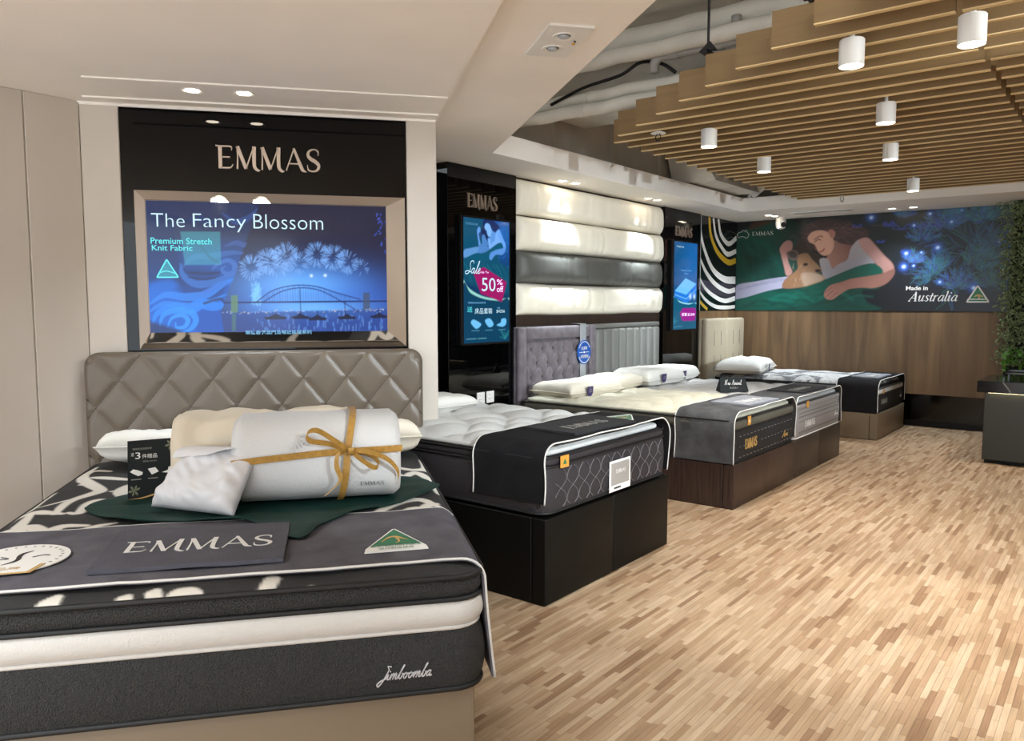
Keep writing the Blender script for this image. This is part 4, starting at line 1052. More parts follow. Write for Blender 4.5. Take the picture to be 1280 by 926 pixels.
# --- padded wall above the double bed: four rows
def wall_pad(z0, z1, m, label, seed):
    nx, nz = 120, 26
    x0, x1 = 5.335 + 0.004 * seed, 7.985 + 0.012 * (seed % 3)
    r = random.Random(seed)
    P = np.zeros((nx, nz, 3))
    folds = [(r.uniform(0, 1), r.uniform(.006, .016), r.uniform(-.25, .25), r.uniform(.006, .014)) for _ in range(22)] + [(r.uniform(0, .12), .006, r.uniform(-.1, .1), .012) for _ in range(6)]
    for i in range(nx):
        s = i / (nx - 1)
        for j in range(nz):
            v = j / (nz - 1)
            e = (1 - (2 * v - 1) ** 4) ** 0.6 * (1 - (2 * s - 1) ** 30)
            d = 0.10 * e
            for c0, w, sl_, h in folds:
                d += -h * e * math.exp(-((s - c0 - sl_ * 0.08 * (v - .5)) / w) ** 2) * (0.4 + 0.6 * abs(2 * v - 1))
            d += 0.008 * e * noise.noise((s * 6, v * 2, seed))
            zz = z0 + (z1 - z0) * v + 0.008 * noise.noise((s * 5, seed * 3.1, 0)) * (1 if 0 < j < nz - 1 else 1)
            P[i, j] = (x0 + (x1 - x0) * s, 0.004 + d, zz)
    V, Fc = P.reshape(-1, 3), gridfaces(nx, nz)
    B = P.copy(); B[:, :, 1] = 0.002
    n = nx * nz
    ring = [(i * nz) for i in range(nx)] + [(nx - 1) * nz + j for j in range(1, nz)] + [i * nz + nz - 1 for i in range(nx - 2, -1, -1)] + [j for j in range(nz - 2, 0, -1)]
    V = np.vstack([V, B.reshape(-1, 3)])
    Fc = Fc + [(a, b, b + n, a + n) for a, b in zip(ring, ring[1:] + ring[:1])]
    make('padded_wall_panel', (V, Fc), m, F=FM, smooth=True, auto=60, label=label, cat='wall cushion', group='padded rows above the double bed')
wall_pad(2.205, 2.505, M['cream_pad'], 'cream padded wall row, topmost of the four rows', 1)
wall_pad(1.905, 2.200, M['cream_pad'], 'cream padded wall row, second from the top, right above the grey row', 2)
wall_pad(1.625, 1.900, M['grey_pad'], 'dark grey padded wall row between the cream rows', 3)
wall_pad(1.345, 1.620, M['cream_pad'], 'cream padded wall row, lowest one just above the headboards', 4)

# --- striped black gloss wall in the corner
t = thing('striped_wall_panel', 'black gloss corner panel with sweeping white and yellow stripes', 'wall panel', FM, (9.55, 0.0, 1.355))
make('board', rbox(8.965, 10.145, 0.001, 0.012, 1.356, 2.518, 0.002, 1), M['blackgloss'], parent=t, F=FM)
make('edge_trim', rbox(8.957, 8.968, 0.001, 0.05, 1.356, 2.518, 0.002, 1), M['silver'], parent=t, F=FM)
def cv_(x, y): return (8.965 + (x - 250) / 195 * 1.18, 2.515 - (y - 95 - (x - 250) * .1) / 512 * 1.16)
for pts, w, m in [([(345, 105), (360, 190), (400, 240), (443, 205)], [.09, .1, .1, .1], 'ink_white'), ([(320, 105), (335, 200), (370, 270), (400, 300), (443, 280)], [.08, .09, .1, .1], 'ink_white'),
                  ([(300, 102), (310, 200), (345, 290), (400, 345), (443, 335)], [.1, .1, .12, .12], 'ink_yellow'), ([(257, 110), (258, 160), (275, 260), (320, 380), (380, 440), (443, 450)], [.07, .08, .1, .13, .16], 'ink_white'),
                  ([(254, 310), (290, 400), (340, 470), (400, 510), (443, 505)], [.06, .1, .1, .1], 'ink_white'), ([(254, 420), (290, 490), (340, 540), (390, 565), (443, 555)], [.05, .08, .09, .1], 'ink_white'),
                  ([(254, 490), (290, 550), (340, 592), (400, 604), (443, 604)], [.05, .07, .08, .07], 'ink_white'), ([(254, 545), (280, 580), (300, 603)], [.06, .07, .06], 'ink_yellow')]:
    P2 = [cv_(*p) for p in pts]
    w = [q_ * .62 for q_ in w]
    g = strokes_geo([(P2, w)], lambda x, z: (min(max(x, 8.969), 10.143), 0.0135, min(max(z, 1.358), 2.516)), (0, -0.001, 0))
    make('stripe', g, M[m], parent=t, F=FM)

# --- mural
mu = thing('wall_mural', 'wide printed wall mural of a sleeping woman with a joey and blue fir twigs', 'mural', FK, (-2.6, 0.0, 1.355))
mx0, mx1, mz0, mz1 = -4.165, -0.3, 1.357, 2.517
c = Canvas(mx1 - mx0, mz1 - mz0, 480, 146, (14, 16, 22))
A = ART['mural']
k = lambda p: (p[0] - mx0, p[1] - mz0)
K = lambda l: [k(p) for p in l]
c.blob(3.0, .9, 1.0, (14, 26, 40), .9, ry=.5); c.blob(1.6, 1.0, .7, (24, 34, 34), .8, ry=.4); c.blob(3.2, .3, .8, (12, 22, 40), .7)
c.poly(K(A['sheet']), (10, 62, 52), 1, soft=.03)
for _ in range(26):
    x_, y_ = rs.uniform(0, .95), rs.uniform(.35, 1.05)
    if x_ < .9 - (y_ - .35) * .2: c.stroke([(x_, y_), (x_ + rs.uniform(.05, .15), y_ - rs.uniform(.05, .2)), (x_ + rs.uniform(.1, .3), y_ - rs.uniform(.15, .35))], rs.uniform(.02, .06), rs.choice([(8, 44, 38), (16, 84, 70), (6, 34, 32)]), .45, soft=.05)
c.poly(K(A['wood']), (70, 48, 34), .9, soft=.03)
c.blob(*k(A['hairbg'][0]), .3, (30, 36, 34), .8)
c.poly(K(A['white']), (150, 148, 170), 1, soft=.012)
for i in range(5): c.stroke([(.05 + i * .1, .28 + i * .03), (.3 + i * .12, .33 + i * .02)], .02, (120, 118, 142), .5, soft=.03, sm=0)
c.poly(K(A['hair2']), (30, 22, 22), 1, soft=.03)
c.poly(K(A['hairbg']), (62, 44, 46), 1, soft=.05)
hb = np.array(K(A['hairbg']))
for _ in range(60):
    s_ = rs.random(); p = hb.mean(0) + np.array([rs.gauss(.05, .22), rs.gauss(.03, .05)])
    c.stroke([p, p + np.array([.07, .01 + rs.gauss(0, .02)]), p + np.array([.14, rs.gauss(-.01, .04)])], .008, rs.choice([(96, 70, 68), (44, 32, 34), (108, 80, 76)]), .55, soft=.01)
c.poly(K(A['joeyhair']), (48, 34, 26), 1, soft=.03)
c.poly(K(A['neck']), (158, 116, 104), 1, soft=.012, c2=(120, 80, 72), grad=(*k(A['neck'][0]), 3, 2))
c.poly(K(A['face']), (206, 160, 140), 1, soft=.012, c2=(140, 100, 88), grad=(*k(A['face'][6]), 3.5, .5))
c.poly(K(A['ear']), (170, 118, 104), 1, soft=.01)
for g in A['eye']: c.stroke(K(g), .012, (60, 36, 34), .9)
for g in A['brow']: c.stroke(K(g), .014, (80, 54, 48), .8)
for g in A['lips']: c.stroke(K(g), .018, (150, 76, 74), .9)
for g in A['nose']: c.stroke(K(g), .01, (150, 100, 88), .7)
c.poly(K(A['top']), (170, 164, 172), 1, soft=.012, c2=(120, 116, 128), grad=(*k(A['top'][0]), .8, -1.5))
c.poly(K(A['armup']), (182, 142, 138), 1, soft=.02, c2=(140, 98, 90), grad=(*k(A['armup'][1]), 1.0, -1.2))
c.poly(K(A['greentop']), (10, 74, 62), 1, soft=.012)
gt = K(A['greentop'])
for _ in range(22):
    x_ = rs.uniform(.1, 1.5); y_ = rs.uniform(.02, .28)
    c.stroke([(x_, y_), (x_ + .12, y_ + rs.uniform(-.02, .08)), (x_ + .3, y_ + rs.uniform(-.05, .1))], rs.uniform(.015, .04), rs.choice([(6, 46, 40), (18, 100, 84), (8, 36, 34)]), .5, soft=.03)
c.poly(K(A['armlow']), (150, 104, 92), 1, soft=.012, c2=(70, 44, 40), grad=(*k(A['armlow'][12]), 1.1, .8))
for g in A['fing']: c.stroke(K(g), .008, (90, 56, 50), .8, sm=0)
c.poly(K(A['arm2']), (160, 118, 112), 1, soft=.012)
c.poly(K(A['joey']), (150, 116, 88), 1, soft=.014, c2=(122, 84, 58), grad=(*k(A['joey'][12]), -1.8, .3))
jy = np.array(K(A['joey']))
for _ in range(50):
    p = jy.mean(0) + np.array([rs.gauss(-.03, .1), rs.gauss(-.04, .06)]); c.stroke([p, p + np.array([rs.uniform(-.03, .02), rs.uniform(-.05, -.01)])], .008, rs.choice([(170, 136, 106), (120, 84, 60), (190, 160, 132)]), .35, soft=.01, sm=0)
c.poly(K(A['joeychest']), (176, 152, 134), .8, soft=.03)
c.poly(K(A['joeyear']), (96, 78, 68), 1, soft=.01); c.poly(K(A['joeyin']), (48, 42, 42), .9, soft=.015)
c.poly(K(A['joeyeye']), (24, 18, 18), 1, soft=.01); c.poly(K(A['joeynose']), (40, 32, 34), 1, soft=.012)
for (cx_, cy_), r_, a0, a1 in A['branches']:
    x_, y_ = cx_ - mx0, cy_ - mz0
    colr = rs.choice([(46, 88, 118), (52, 104, 124), (60, 96, 146), (42, 80, 98)])
    n_ = 5 if r_ > .9 else 4
    R = r_ * .40
    for b_ in range(n_ + 2):
        th = math.radians(a0 + (a1 - a0) * b_ / (n_ + 1)); L_ = R * rs.uniform(.65, 1.1)
        c.stroke([(x_, y_), (x_ + math.cos(th) * L_, y_ + math.sin(th) * L_)], .008, (24, 46, 56), .9, sm=0)
        for s_ in np.linspace(.2, 1.0, 12):
            for sd in (-1, 1):
                t2 = th + sd * rs.uniform(.35, .7); bx_, by_ = x_ + math.cos(th) * L_ * s_, y_ + math.sin(th) * L_ * s_
                l2 = R * rs.uniform(.18, .32)
                c.stroke([(bx_, by_), (bx_ + math.cos(t2) * l2, by_ + math.sin(t2) * l2)], .007, tuple(int(v * rs.uniform(.7, 1.3)) for v in colr), rs.uniform(.4, .8), sm=0)
for px_, pz_, s_ in A['butter'] + A['butter2']:
    x_, y_ = px_ - mx0, pz_ - mz0
    for sd in (-1, 1):
        c.stroke([(x_, y_), (x_ + sd * s_ * .4, y_ + s_ * .35), (x_ + sd * s_ * .6, y_ + s_ * .1), (x_, y_)], .012, (56, 74, 170), .6)
for px_, pz_, s_ in A['sparks']:
    c.blob(px_ - mx0, pz_ - mz0, s_ * 1.6, (60, 110, 220), .7); c.blob(px_ - mx0, pz_ - mz0, s_ * .6, (200, 225, 255), 1)
c.C = np.clip(c.C * 1.15, 0, 1)
make('print', c.geo(lambda x, y: (mx0 + x, 0.006, mz0 + y)), M['print'], parent=mu, F=FK, col=c.col())
make('backing', box(mx0, mx1, 0.001, 0.0055, mz0, mz1), M['ink_black'], parent=mu, F=FK)
fm = lambda x, z: (x, 0.0075, z)
(a, b) = A['logo']
make('brand_text', emmas(fm, (0, -0.0008, 0), a[0], b[0], min(a[1], b[1]) + .005, max(a[1], b[1])), M['ink_white'], parent=mu, F=FK)
lx, lz = a[0] - .12, (a[1] + b[1]) / 2
oz = [(-.085, .005), (-.06, .03), (-.03, .035), (-.01, .055), (.015, .05), (.02, .03), (.035, .06), (.05, .03), (.075, .0), (.06, -.04), (.035, -.05), (.01, -.03), (-.03, -.025), (-.07, -.04)]
make('country_logo', strokes_geo([([(lx + a_, lz + b_) for a_, b_ in oz + oz[:1]], .007, 0)], fm, (0, -0.0008, 0)), M['ink_white'], parent=mu, F=FK)
(a, b) = A['made']
make('made_text', text_geo('Made in', fm, a[0], b[0], a[1], b[1], off=.02), M['ink_white'], parent=mu, F=FK)
(a, b) = A['aus']
make('australia_text', pen('Australia', ITAL, fm, (0, -0.0008, 0), a[0], b[0] - .05, a[1], b[1], slant=.22), M['ink_white'], parent=mu, F=FK)
a, b, d = [np.array(p) for p in A['tri']]
make('triangle_logo', (np.array([fm(*p) for p in (a, b, d)]), [(0, 1, 2)]), M['ink_green'], parent=mu, F=FK)
fm2 = lambda x, z: (x, 0.0085, z)
make('triangle_outline', strokes_geo([([tuple(a), tuple(b)], .016, 0), ([tuple(b), tuple(d)], .016, 0), ([tuple(d), tuple(a)], .016, 0), ([tuple(a + (b - a) * .02 + np.array((0, .03))), tuple(b + np.array((-.02, .03)))], .01, 0)], fm2, (0, -0.0008, 0)), M['ink_white'], parent=mu, F=FK)
g0 = a * .62 + d * .38
make('kangaroo_mark', strokes_geo([([tuple(a * .5 + b * .2 + d * .3), tuple(a * .35 + b * .25 + d * .4), tuple(a * .2 + b * .4 + d * .4), tuple(a * .1 + b * .6 + d * .3)], [.006, .02, .02, .008]), ([tuple(a * .25 + b * .37 + d * .38), tuple(a * .32 + b * .45 + d * .23), tuple(a * .3 + b * .5 + d * .2)], [.02, .014, .008])], fm2, (0, -0.0008, 0)), M['ink_gold'], parent=mu, F=FK)

# ================================================================ BEDS: builders
def rrect(x0, x1, u0, u1, r, n=6):
    o = []
    for cx_, cu_, a0 in ((x1 - r, u1 - r, 0), (x0 + r, u1 - r, 90), (x0 + r, u0 + r, 180), (x1 - r, u0 + r, 270)):
        for i in range(n + 1):
            a = math.radians(a0 + 90 * i / n); o.append((cx_ + r * math.cos(a), cu_ + r * math.sin(a)))
    return o

def band(x0, x1, u0, u1, r, z0, z1, bulge, steps=7):
    V, n = [], 0
    for i in range(steps + 1):
        t = i / steps
        o = bulge * (math.sin(math.pi * t) ** 0.7 if 0 < t < 1 else 0)
        ring = rrect(x0 - o, x1 + o, u0 - o, u1 + o, r + o)
        n = len(ring); V += [(a, b, z0 + (z1 - z0) * t) for a, b in ring]
    Fc = [(i * n + j, i * n + (j + 1) % n, (i + 1) * n + (j + 1) % n, (i + 1) * n + j) for i in range(steps) for j in range(n)]
    Fc += [list(range(n))[::-1], [steps * n + j for j in range(n)]]
    return np.array(V), Fc

def top_grid(x0, x1, u0, u1, r, z, crown, quilt, nx, nu, p=16):
    cx_, cu_, a, b = (x0 + x1) / 2, (u0 + u1) / 2, (x1 - x0) / 2, (u1 - u0) / 2
    S_ = np.sin(np.linspace(-1, 1, nx) * math.pi / 2 * .985); T_ = np.sin(np.linspace(-1, 1, nu) * math.pi / 2 * .985)
    S_ = 0.75 * np.linspace(-1, 1, nx) + .25 * S_ / S_.max(); T_ = 0.75 * np.linspace(-1, 1, nu) + .25 * T_ / T_.max()
    Sg, Tg = np.meshgrid(S_, T_, indexing='ij')
    X, U = cx_ + Sg * a, cu_ + Tg * b
    dx, du = np.abs(X - cx_) - (a - r), np.abs(U - cu_) - (b - r)
    mk = (dx > 0) & (du > 0)
    h = np.hypot(dx, du); sc = np.where(mk, np.maximum(dx, du) / np.maximum(h, 1e-9), 1)
    X = np.where(mk, cx_ + np.sign(X - cx_) * (a - r + dx * sc), X); U = np.where(mk, cu_ + np.sign(U - cu_) * (b - r + du * sc), U)
    e = np.clip((1 - np.abs(Sg) ** (p * a)) * (1 - np.abs(Tg) ** (p * b)), 0, 1) ** 0.6
    Z = z + crown * e + quilt(X, U) * e
    return np.stack([X, U, Z], 2)

def mattress(F, label, x0, x1, u0, u1, layers, pipes, top, r=0.07, name='mattress', group=None):
    """layers (name, z0, z1, bulge, inset, material); pipes (z, radius, material, offset); top (z, crown, quilt, material, nx, nu, inset)"""
    zb = min(l[1] for l in layers)
    t = thing(name, label, 'mattress', F, ((x0 + x1) / 2, (u0 + u1) / 2, zb), group)
    for (n, z0, z1, bl, ins, m) in layers:
        make(n, band(x0 + ins, x1 - ins, u0 + ins, u1 - ins, r, z0, z1, bl), m, parent=t, F=F, smooth=True, auto=50)
    for (z, rad, m, o) in pipes:
        ring = [(a, b, z) for a, b in rrect(x0 - o, x1 + o, u0 - o, u1 + o, r + o, 8)]
        make('piping', tube(ring, rad, 8, closed=True), m, parent=t, F=F, smooth=True)
    z, cr, qf, m, nx, nu, ins = top[:7]
    P = top_grid(x0 + ins, x1 - ins, u0 + ins, u1 - ins, r, z, cr, qf, nx, nu)
    col = top[7](P) if len(top) > 7 else None
    make('top_panel', (P.reshape(-1, 3), gridfaces(nx, nu)), m, parent=t, F=F, smooth=True, col=col)
    return t

def runner(F, label, x0, x1, u0, u1, zt, zl, zr, m, o=0.012, r=0.06, th=0.008, seed=0, sag=0.0, group='plush throws across the mattress ends', curl=0.0, flare=0.0):
    pts = []
    def arc(cx_, cz_, a0, a1, n=7):
        return [(cx_ + (r + o) * math.cos(math.radians(a0 + (a1 - a0) * i / n)), cz_ + (r + o) * math.sin(math.radians(a0 + (a1 - a0) * i / n))) for i in range(n + 1)]
    for i in range(9): pts.append((x0 - o, zl + (zt - r - zl) * i / 9))
    pts += arc(x0 + r, zt - r, 180, 90)
    nn = 26
    for i in range(1, nn): pts.append((x0 + r + (x1 - x0 - 2 * r) * i / nn, zt + o))
    pts += arc(x1 - r, zt - r, 90, 0)
    for i in range(1, 10): pts.append((x1 + o, zt - r + (zr - zt + r) * i / 9))
    nu = 18
    P = np.zeros((len(pts), nu, 3))
    for i, (x, z) in enumerate(pts):
        for j in range(nu):
            s = j / (nu - 1)
            d = 0.004 * noise.noise((x * 4, s * 2.5, z * 4 + seed)) + 0.002 * noise.noise((x * 12, s * 7, z * 9 + seed))
            fl = flare * max(0, (zt - r - z)) / max(zt - zr, .01)
            xx = x + (fl if x > (x0 + x1) / 2 else -fl)
            P[i, j] = (xx + (d if x > x1 - .02 else -d if x < x0 + .02 else 0), u0 + (u1 - u0) * s + 0.012 * noise.noise((i * .11, seed, s)), z + (d if x0 + .02 < x < x1 - .02 else 0) + (curl * max(0, s - .8) ** 2 if z > zt - r else 0))
    t = thing('plush_throw', label, 'throw', F, ((x0 + x1) / 2, (u0 + u1) / 2, zt), group)
    make('cloth', solid(P, th), m, parent=t, F=F, smooth=True, auto=60)
    for e_ in (0, -1): make('piping', tube(P[:, e_] + np.array([0, 0, -th * .3]), 0.0042, 6), M['piping'], parent=t, F=F, smooth=True)
    return t, P

def felt_mat(F, label, pts, z, m, th=0.012, text=None, ink='ink_white', seed=1, curl=.006):
    """four corners (x, u): near-left, near-right, far-right, far-left"""
    a, b, c_, d = [np.array(p, float) for p in pts]
    n = 22
    P = np.zeros((n, n, 3))
    for i in range(n):
        for j in range(n):
            s, t = i / (n - 1), j / (n - 1)
            xy = (a * (1 - s) + b * s) * (1 - t) + (d * (1 - s) + c_ * s) * t
            cr = max(abs(2 * s - 1), abs(2 * t - 1))
            P[i, j] = (xy[0], xy[1], z + th + .003 * noise.noise((s * 3, t * 3, seed)) + curl * max(0, cr - .8) ** 2 * 10)
    P2 = P[:, ::-1]
    t = thing('felt_mat', label, 'mat', F, (*((a + c_) / 2), z), 'felt brand mats on the throws')
    make('cloth', solid(P2, th), m, parent=t, F=F, smooth=True, auto=50)
    if text:
        s0, s1, t0, t1 = text
        def f(x, y):
            xy = (a * (1 - x) + b * x) * (1 - y) + (d * (1 - x) + c_ * x) * y
            i, j = min(n - 1, max(0, x * (n - 1))), min(n - 1, max(0, y * (n - 1)))
            return (xy[0], xy[1], z + th + .003 * noise.noise((x * 3, y * 3, seed)) + .002)
        g = emmas(f, (0, 0, -0.0015), s0, s1, t0, t1, thin=.6)
        make('lettering', g, M[ink], parent=t, F=F)
    return t

def pillow_geo(c, va, vb, vn, h, n=34, sharp=5, wr=0.008, seed=0, dent=0.0, flat=0.35):
    c, va, vb, vn = [np.array(v, float) for v in (c, va, vb, vn)]
    Tp, Bt = np.zeros((n, n, 3)), np.zeros((n, n, 3))
    for i in range(n):
        for j in range(n):
            s, t = 2 * i / (n - 1) - 1, 2 * j / (n - 1) - 1
            pin = 1 - 0.06 * (1 - abs(t)) * abs(s) ** 3 * 0 
            e = max(0, (1 - abs(s) ** sharp) * (1 - abs(t) ** sharp)) ** 0.5
            pull = 1 - 0.07 * (1 - t * t) * abs(s) ** 4
            pull2 = 1 - 0.07 * (1 - s * s) * abs(t) ** 4
            w = wr * noise.noise((s * 3 + seed, t * 3, seed * 1.7)) + wr * .5 * noise.noise((s * 8, t * 8 + seed, 2))
            base = c + va * s * pull + vb * t * pull2
            Tp[i, j] = base + vn * (h * e * (1 - dent * math.exp(-(t * 2.2) ** 2)) + w * (e > 0))
            Bt[i, j] = base - vn * (h * flat * e)
    V = np.vstack([Tp.reshape(-1, 3), Bt.reshape(-1, 3)])
    k = n * n
    Fc = gridfaces(n, n) + [f[::-1] for f in gridfaces(n, n, k)]
    # close along the seam
    bd = [(i * n) for i in range(n)] + [(n - 1) * n + j for j in range(1, n)] + [i * n + n - 1 for i in range(n - 2, -1, -1)] + [j for j in range(n - 2, 0, -1)]
    Fc += [(a, b, b + k, a + k) for a, b in zip(bd, bd[1:] + bd[:1])]
    return V, Fc

def pillow(F, label, c, lx, lu, h, m, rot=0.0, tilt=0.0, tag=None, name='pillow', sharp=5, wr=0.008, seed=0, dent=0.0, group='pillows on the beds', flat=.35):
    ca, sa = math.cos(math.radians(rot)), math.sin(math.radians(rot))
    ct, st = math.cos(math.radians(tilt)), math.sin(math.radians(tilt))
    va = np.array((ca, sa, 0)) * lx / 2
    vb = np.array((-sa * ct, ca * ct, -st)) * lu / 2
    vn = np.array((-sa * st, ca * st, ct))
    t = thing(name, label, 'pillow', F, (c[0], c[1], c[2] - h * flat), group)
    make('cover', pillow_geo(c, va, vb, vn, h, sharp=sharp, wr=wr, seed=seed, dent=dent, flat=flat), m, parent=t, F=F, smooth=True)
    # seam cord
    ring = [(s, 1) for s in np.linspace(-1, 1, 16)] + [(1, s) for s in np.linspace(1, -1, 16)[1:]] + [(s, -1) for s in np.linspace(1, -1, 16)[1:]] + [(-1, s) for s in np.linspace(-1, 1, 16)[1:-1]]
    pr = [np.array(c) + va * s * (1 - .07 * (1 - q_ * q_) * abs(s) ** 4) + vb * q_ * (1 - .07 * (1 - s * s) * abs(q_) ** 4) for s, q_ in ring]
    make('seam', tube(pr, 0.0035, 5, closed=True), m, parent=t, F=F, smooth=True)
    if tag:
        s, side = tag
        p = np.array(c) + va * s + vb * 1.0 + vn * h * .22
        e1 = va / np.linalg.norm(va) * 0.035; e2 = np.array((0, 0.004, 0.048))
        out = vb / np.linalg.norm(vb) * 0.012
        q_ = [p - e1 + e2 * .7, p + e1 + e2 * .7, p + e1 - e2 * .5, p + e1 * .5 - e2, p - e1 * .5 - e2, p - e1 - e2 * .5]
        V = np.array([v + out for v in q_] + [v + out * .7 for v in q_])
        tg = make('tag', (V, [tuple(range(6)), tuple(range(11, 5, -1))] + [(i, (i + 1) % 6, 6 + (i + 1) % 6, 6 + i) for i in range(6)]), M['tag_purple'], parent=t, F=F, label='purple paper tag')
        f = lambda x, y: tuple(p + out * 1.05 + e1 * x + e2 * y)
        make('tag_text', strokes_geo([([(-.5, .1), (.5, .1)], .12, 0), ([(-.6, -.25), (.6, -.25)], .1, 0), ([(-.15, .42), (.15, .42)], .1, 0)], f, (0, 0.0004, 0)), M['ink_grey'], parent=tg, F=F)
    return t

def bed_base(F, label, x0, x1, u0, u1, z1, m, split=(), side_drawer=True, name='bed_base'):
    t = thing(name, label, 'bed base', F, ((x0 + x1) / 2, (u0 + u1) / 2, 0))
    make('carcass', box(x0 + .006, x1 - .006, u0, u1 - .012, 0.0, z1 - .004), M['base_black'], parent=t, F=F)
    xs = [x0] + list(split) + [x1]
    for a, b in zip(xs, xs[1:]):
        make('front_panel', rbox(a + (.002 if a > x0 else 0), b - (.002 if b < x1 else 0), u1 - .014, u1, 0.004, z1, .006, 2), m, parent=t, F=F, smooth=True, auto=50)
    for xa, xb in ((x0 - .004, x0 + .012), (x1 - .012, x1 + .004)):
        make('side_panel', rbox(xa, xb, u0, u1 - .085, 0.004, z1, .004, 1), m, parent=t, F=F)
        make('corner_post', rbox(xa, xb, u1 - .081, u1 - .001, 0.004, z1, .004, 1), m, parent=t, F=F)
    return t

# ================================================================ BED IN THE ANGLED BAY
x0, x1 = -0.011, 1.736
hb = thing('headboard', 'wide taupe leather headboard with stitched diamonds under the big screen', 'headboard', FB, (0.86, 0.05, 0))
nx, nz = 176, 124
P = np.zeros((nx, nz, 3))
for i in range(nx):
    for j in range(nz):
        x = x0 + (x1 - x0) * i / (nx - 1); z = 0.30 + (1.196 - 0.30) * j / (nz - 1)
        p_, q_ = (z - .905) / .29 + (x - .272) / .232, (z - .905) / .29 - (x - .272) / .232
        d = min(abs(p_ - round(p_)), abs(q_ - round(q_))) * .18
        puff = (1 - math.exp(-(d / .014) ** 1.1))
        e = min(x - x0, x1 - x, 1.196 - z); rr = .03
        ed = math.sqrt(max(0, 1 - (max(0, rr - e) / rr) ** 2))
        xx, zz = x, z
        R = .075
        for cxx, sg in ((x0 + R, -1), (x1 - R, 1)):
            dx, dz = (x - cxx) * sg, z - (1.196 - R)
            if dx > 0 and dz > 0:
                k_ = max(dx, dz) / math.hypot(dx, dz); xx = cxx + sg * dx * k_; zz = 1.196 - R + dz * k_
        P[i, j] = (xx, .072 + .03 * ed * (.62 + .38 * puff), zz)
make('padded_front', (P.reshape(-1, 3), gridfaces(nx, nz)), M['hb_taupe'], parent=hb, F=FB, smooth=True)
out = [(x0 + .002, 0), (x1 - .002, 0)] + [(x1 - .077 + .075 * math.cos(a), 1.119 + .075 * math.sin(a)) for a in np.linspace(0, math.pi / 2, 8)] + [(x0 + .077 + .075 * math.cos(a), 1.119 + .075 * math.sin(a)) for a in np.linspace(math.pi / 2, math.pi, 8)]
make('board', vprism(out, .005, .075), M['hb_taupe'], parent=hb, F=FB)
st = []
for fam in (1, -1):
    for n_ in range(-12, 16):
        pts = []
        for x in np.linspace(x0 + .01, x1 - .01, 60):
            z = .905 + .29 * (n_ - fam * (x - .272) / .232)
            if .3 < z < 1.185: pts.append((x, .0915, z))
        if len(pts) > 2: st.append(tube(pts, .0018, 4))
make('stitching', join(*st), M['stitch'], parent=hb, F=FB)

bed_base(FB, 'taupe leather bed base under the nearest striped mattress', .10, 1.645, .12, 2.2, .283, M['base_taupe'], split=())

def bed1_top_col(P):
    X, U = P[..., 0], P[..., 1]
    bx0, bu0 = X.min(), U.min()
    c = Canvas(X.max() - bx0, U.max() - bu0, X.shape[0], X.shape[1], (40, 39, 39))
    c.X, c.Y = X - bx0, U - bu0
    c.px = 0.008
    def full(pts, r): return slice(None), slice(None)
    c.win = full
    st_ = list(ART['bed1'])
    rb = random.Random(11)
    for _ in range(7):   # under the gifts
        a_ = (rb.uniform(.4, 1.5), rb.uniform(.35, .8)); st_.append(([a_, (a_[0] + rb.uniform(-.15, .15), a_[1] + .12), (a_[0] + rb.uniform(-.2, .2), a_[1] + .22)], .045))
    for pts, w in st_:
        c.stroke([(p[0] - bx0, p[1] - bu0) for p in pts], [w * .55, w, w * 1.1, w, w * .5] if len(pts) > 2 else w, (218, 212, 202), 1.0, soft=.008, sm=4)
    return c.col()
quil = lambda X, U: .007 * np.sin(X * 11 + 2 * np.sin(U * 5)) * np.sin(U * 12)
m1 = mattress(FB, 'nearest mattress, charcoal and white sides with black and white scroll top', .07, 1.675, .16, 2.235,
              [('lower_border', .287, .468, .016, .0, M['knit_dark']), ('white_stripe', .484, .560, .014, .0, M['knit_white']), ('white_stripe_edge', .468, .484, .006, .004, M['knit_white']), ('upper_border', .568, .630, .012, .004, M['knit_dark']), ('core', .555, .632, .0, .03, M['knit_black'])],
              [(.287, .009, M['piping_black'], .002), (.565, .008, M['piping_black'], .004), (.632, .009, M['piping_black'], .004)],
              (.636, .026, quil, M['top_print'], 230, 300, .0, bed1_top_col), r=.09)
make('lettering', pen('Jimboomba', SCRIPT, lambda x, z: (x, 2.2555, z), (0, -0.006, 0), 1.352, 1.508, .343, .384, slant=.35, weight=.9), M['bright_thread'], parent=m1, F=FB, label='silver embroidered Jimboomba script')

rn, RP = runner(FB, 'grey plush throw with white piping across the foot of the nearest bed', .07, 1.675, 1.58, 2.185, .662, .33, .285, M['throw'], o=.012, r=.06, th=.010, seed=3, curl=.0, flare=.04)
felt_mat(FB, 'large grey felt mat with EMMAS lettering on the nearest throw', [(.545, 2.115), (1.085, 2.12), (1.085, 1.72), (.535, 1.70)], .6765, M['felt'], text=(.11, .92, .37, .66), seed=4)

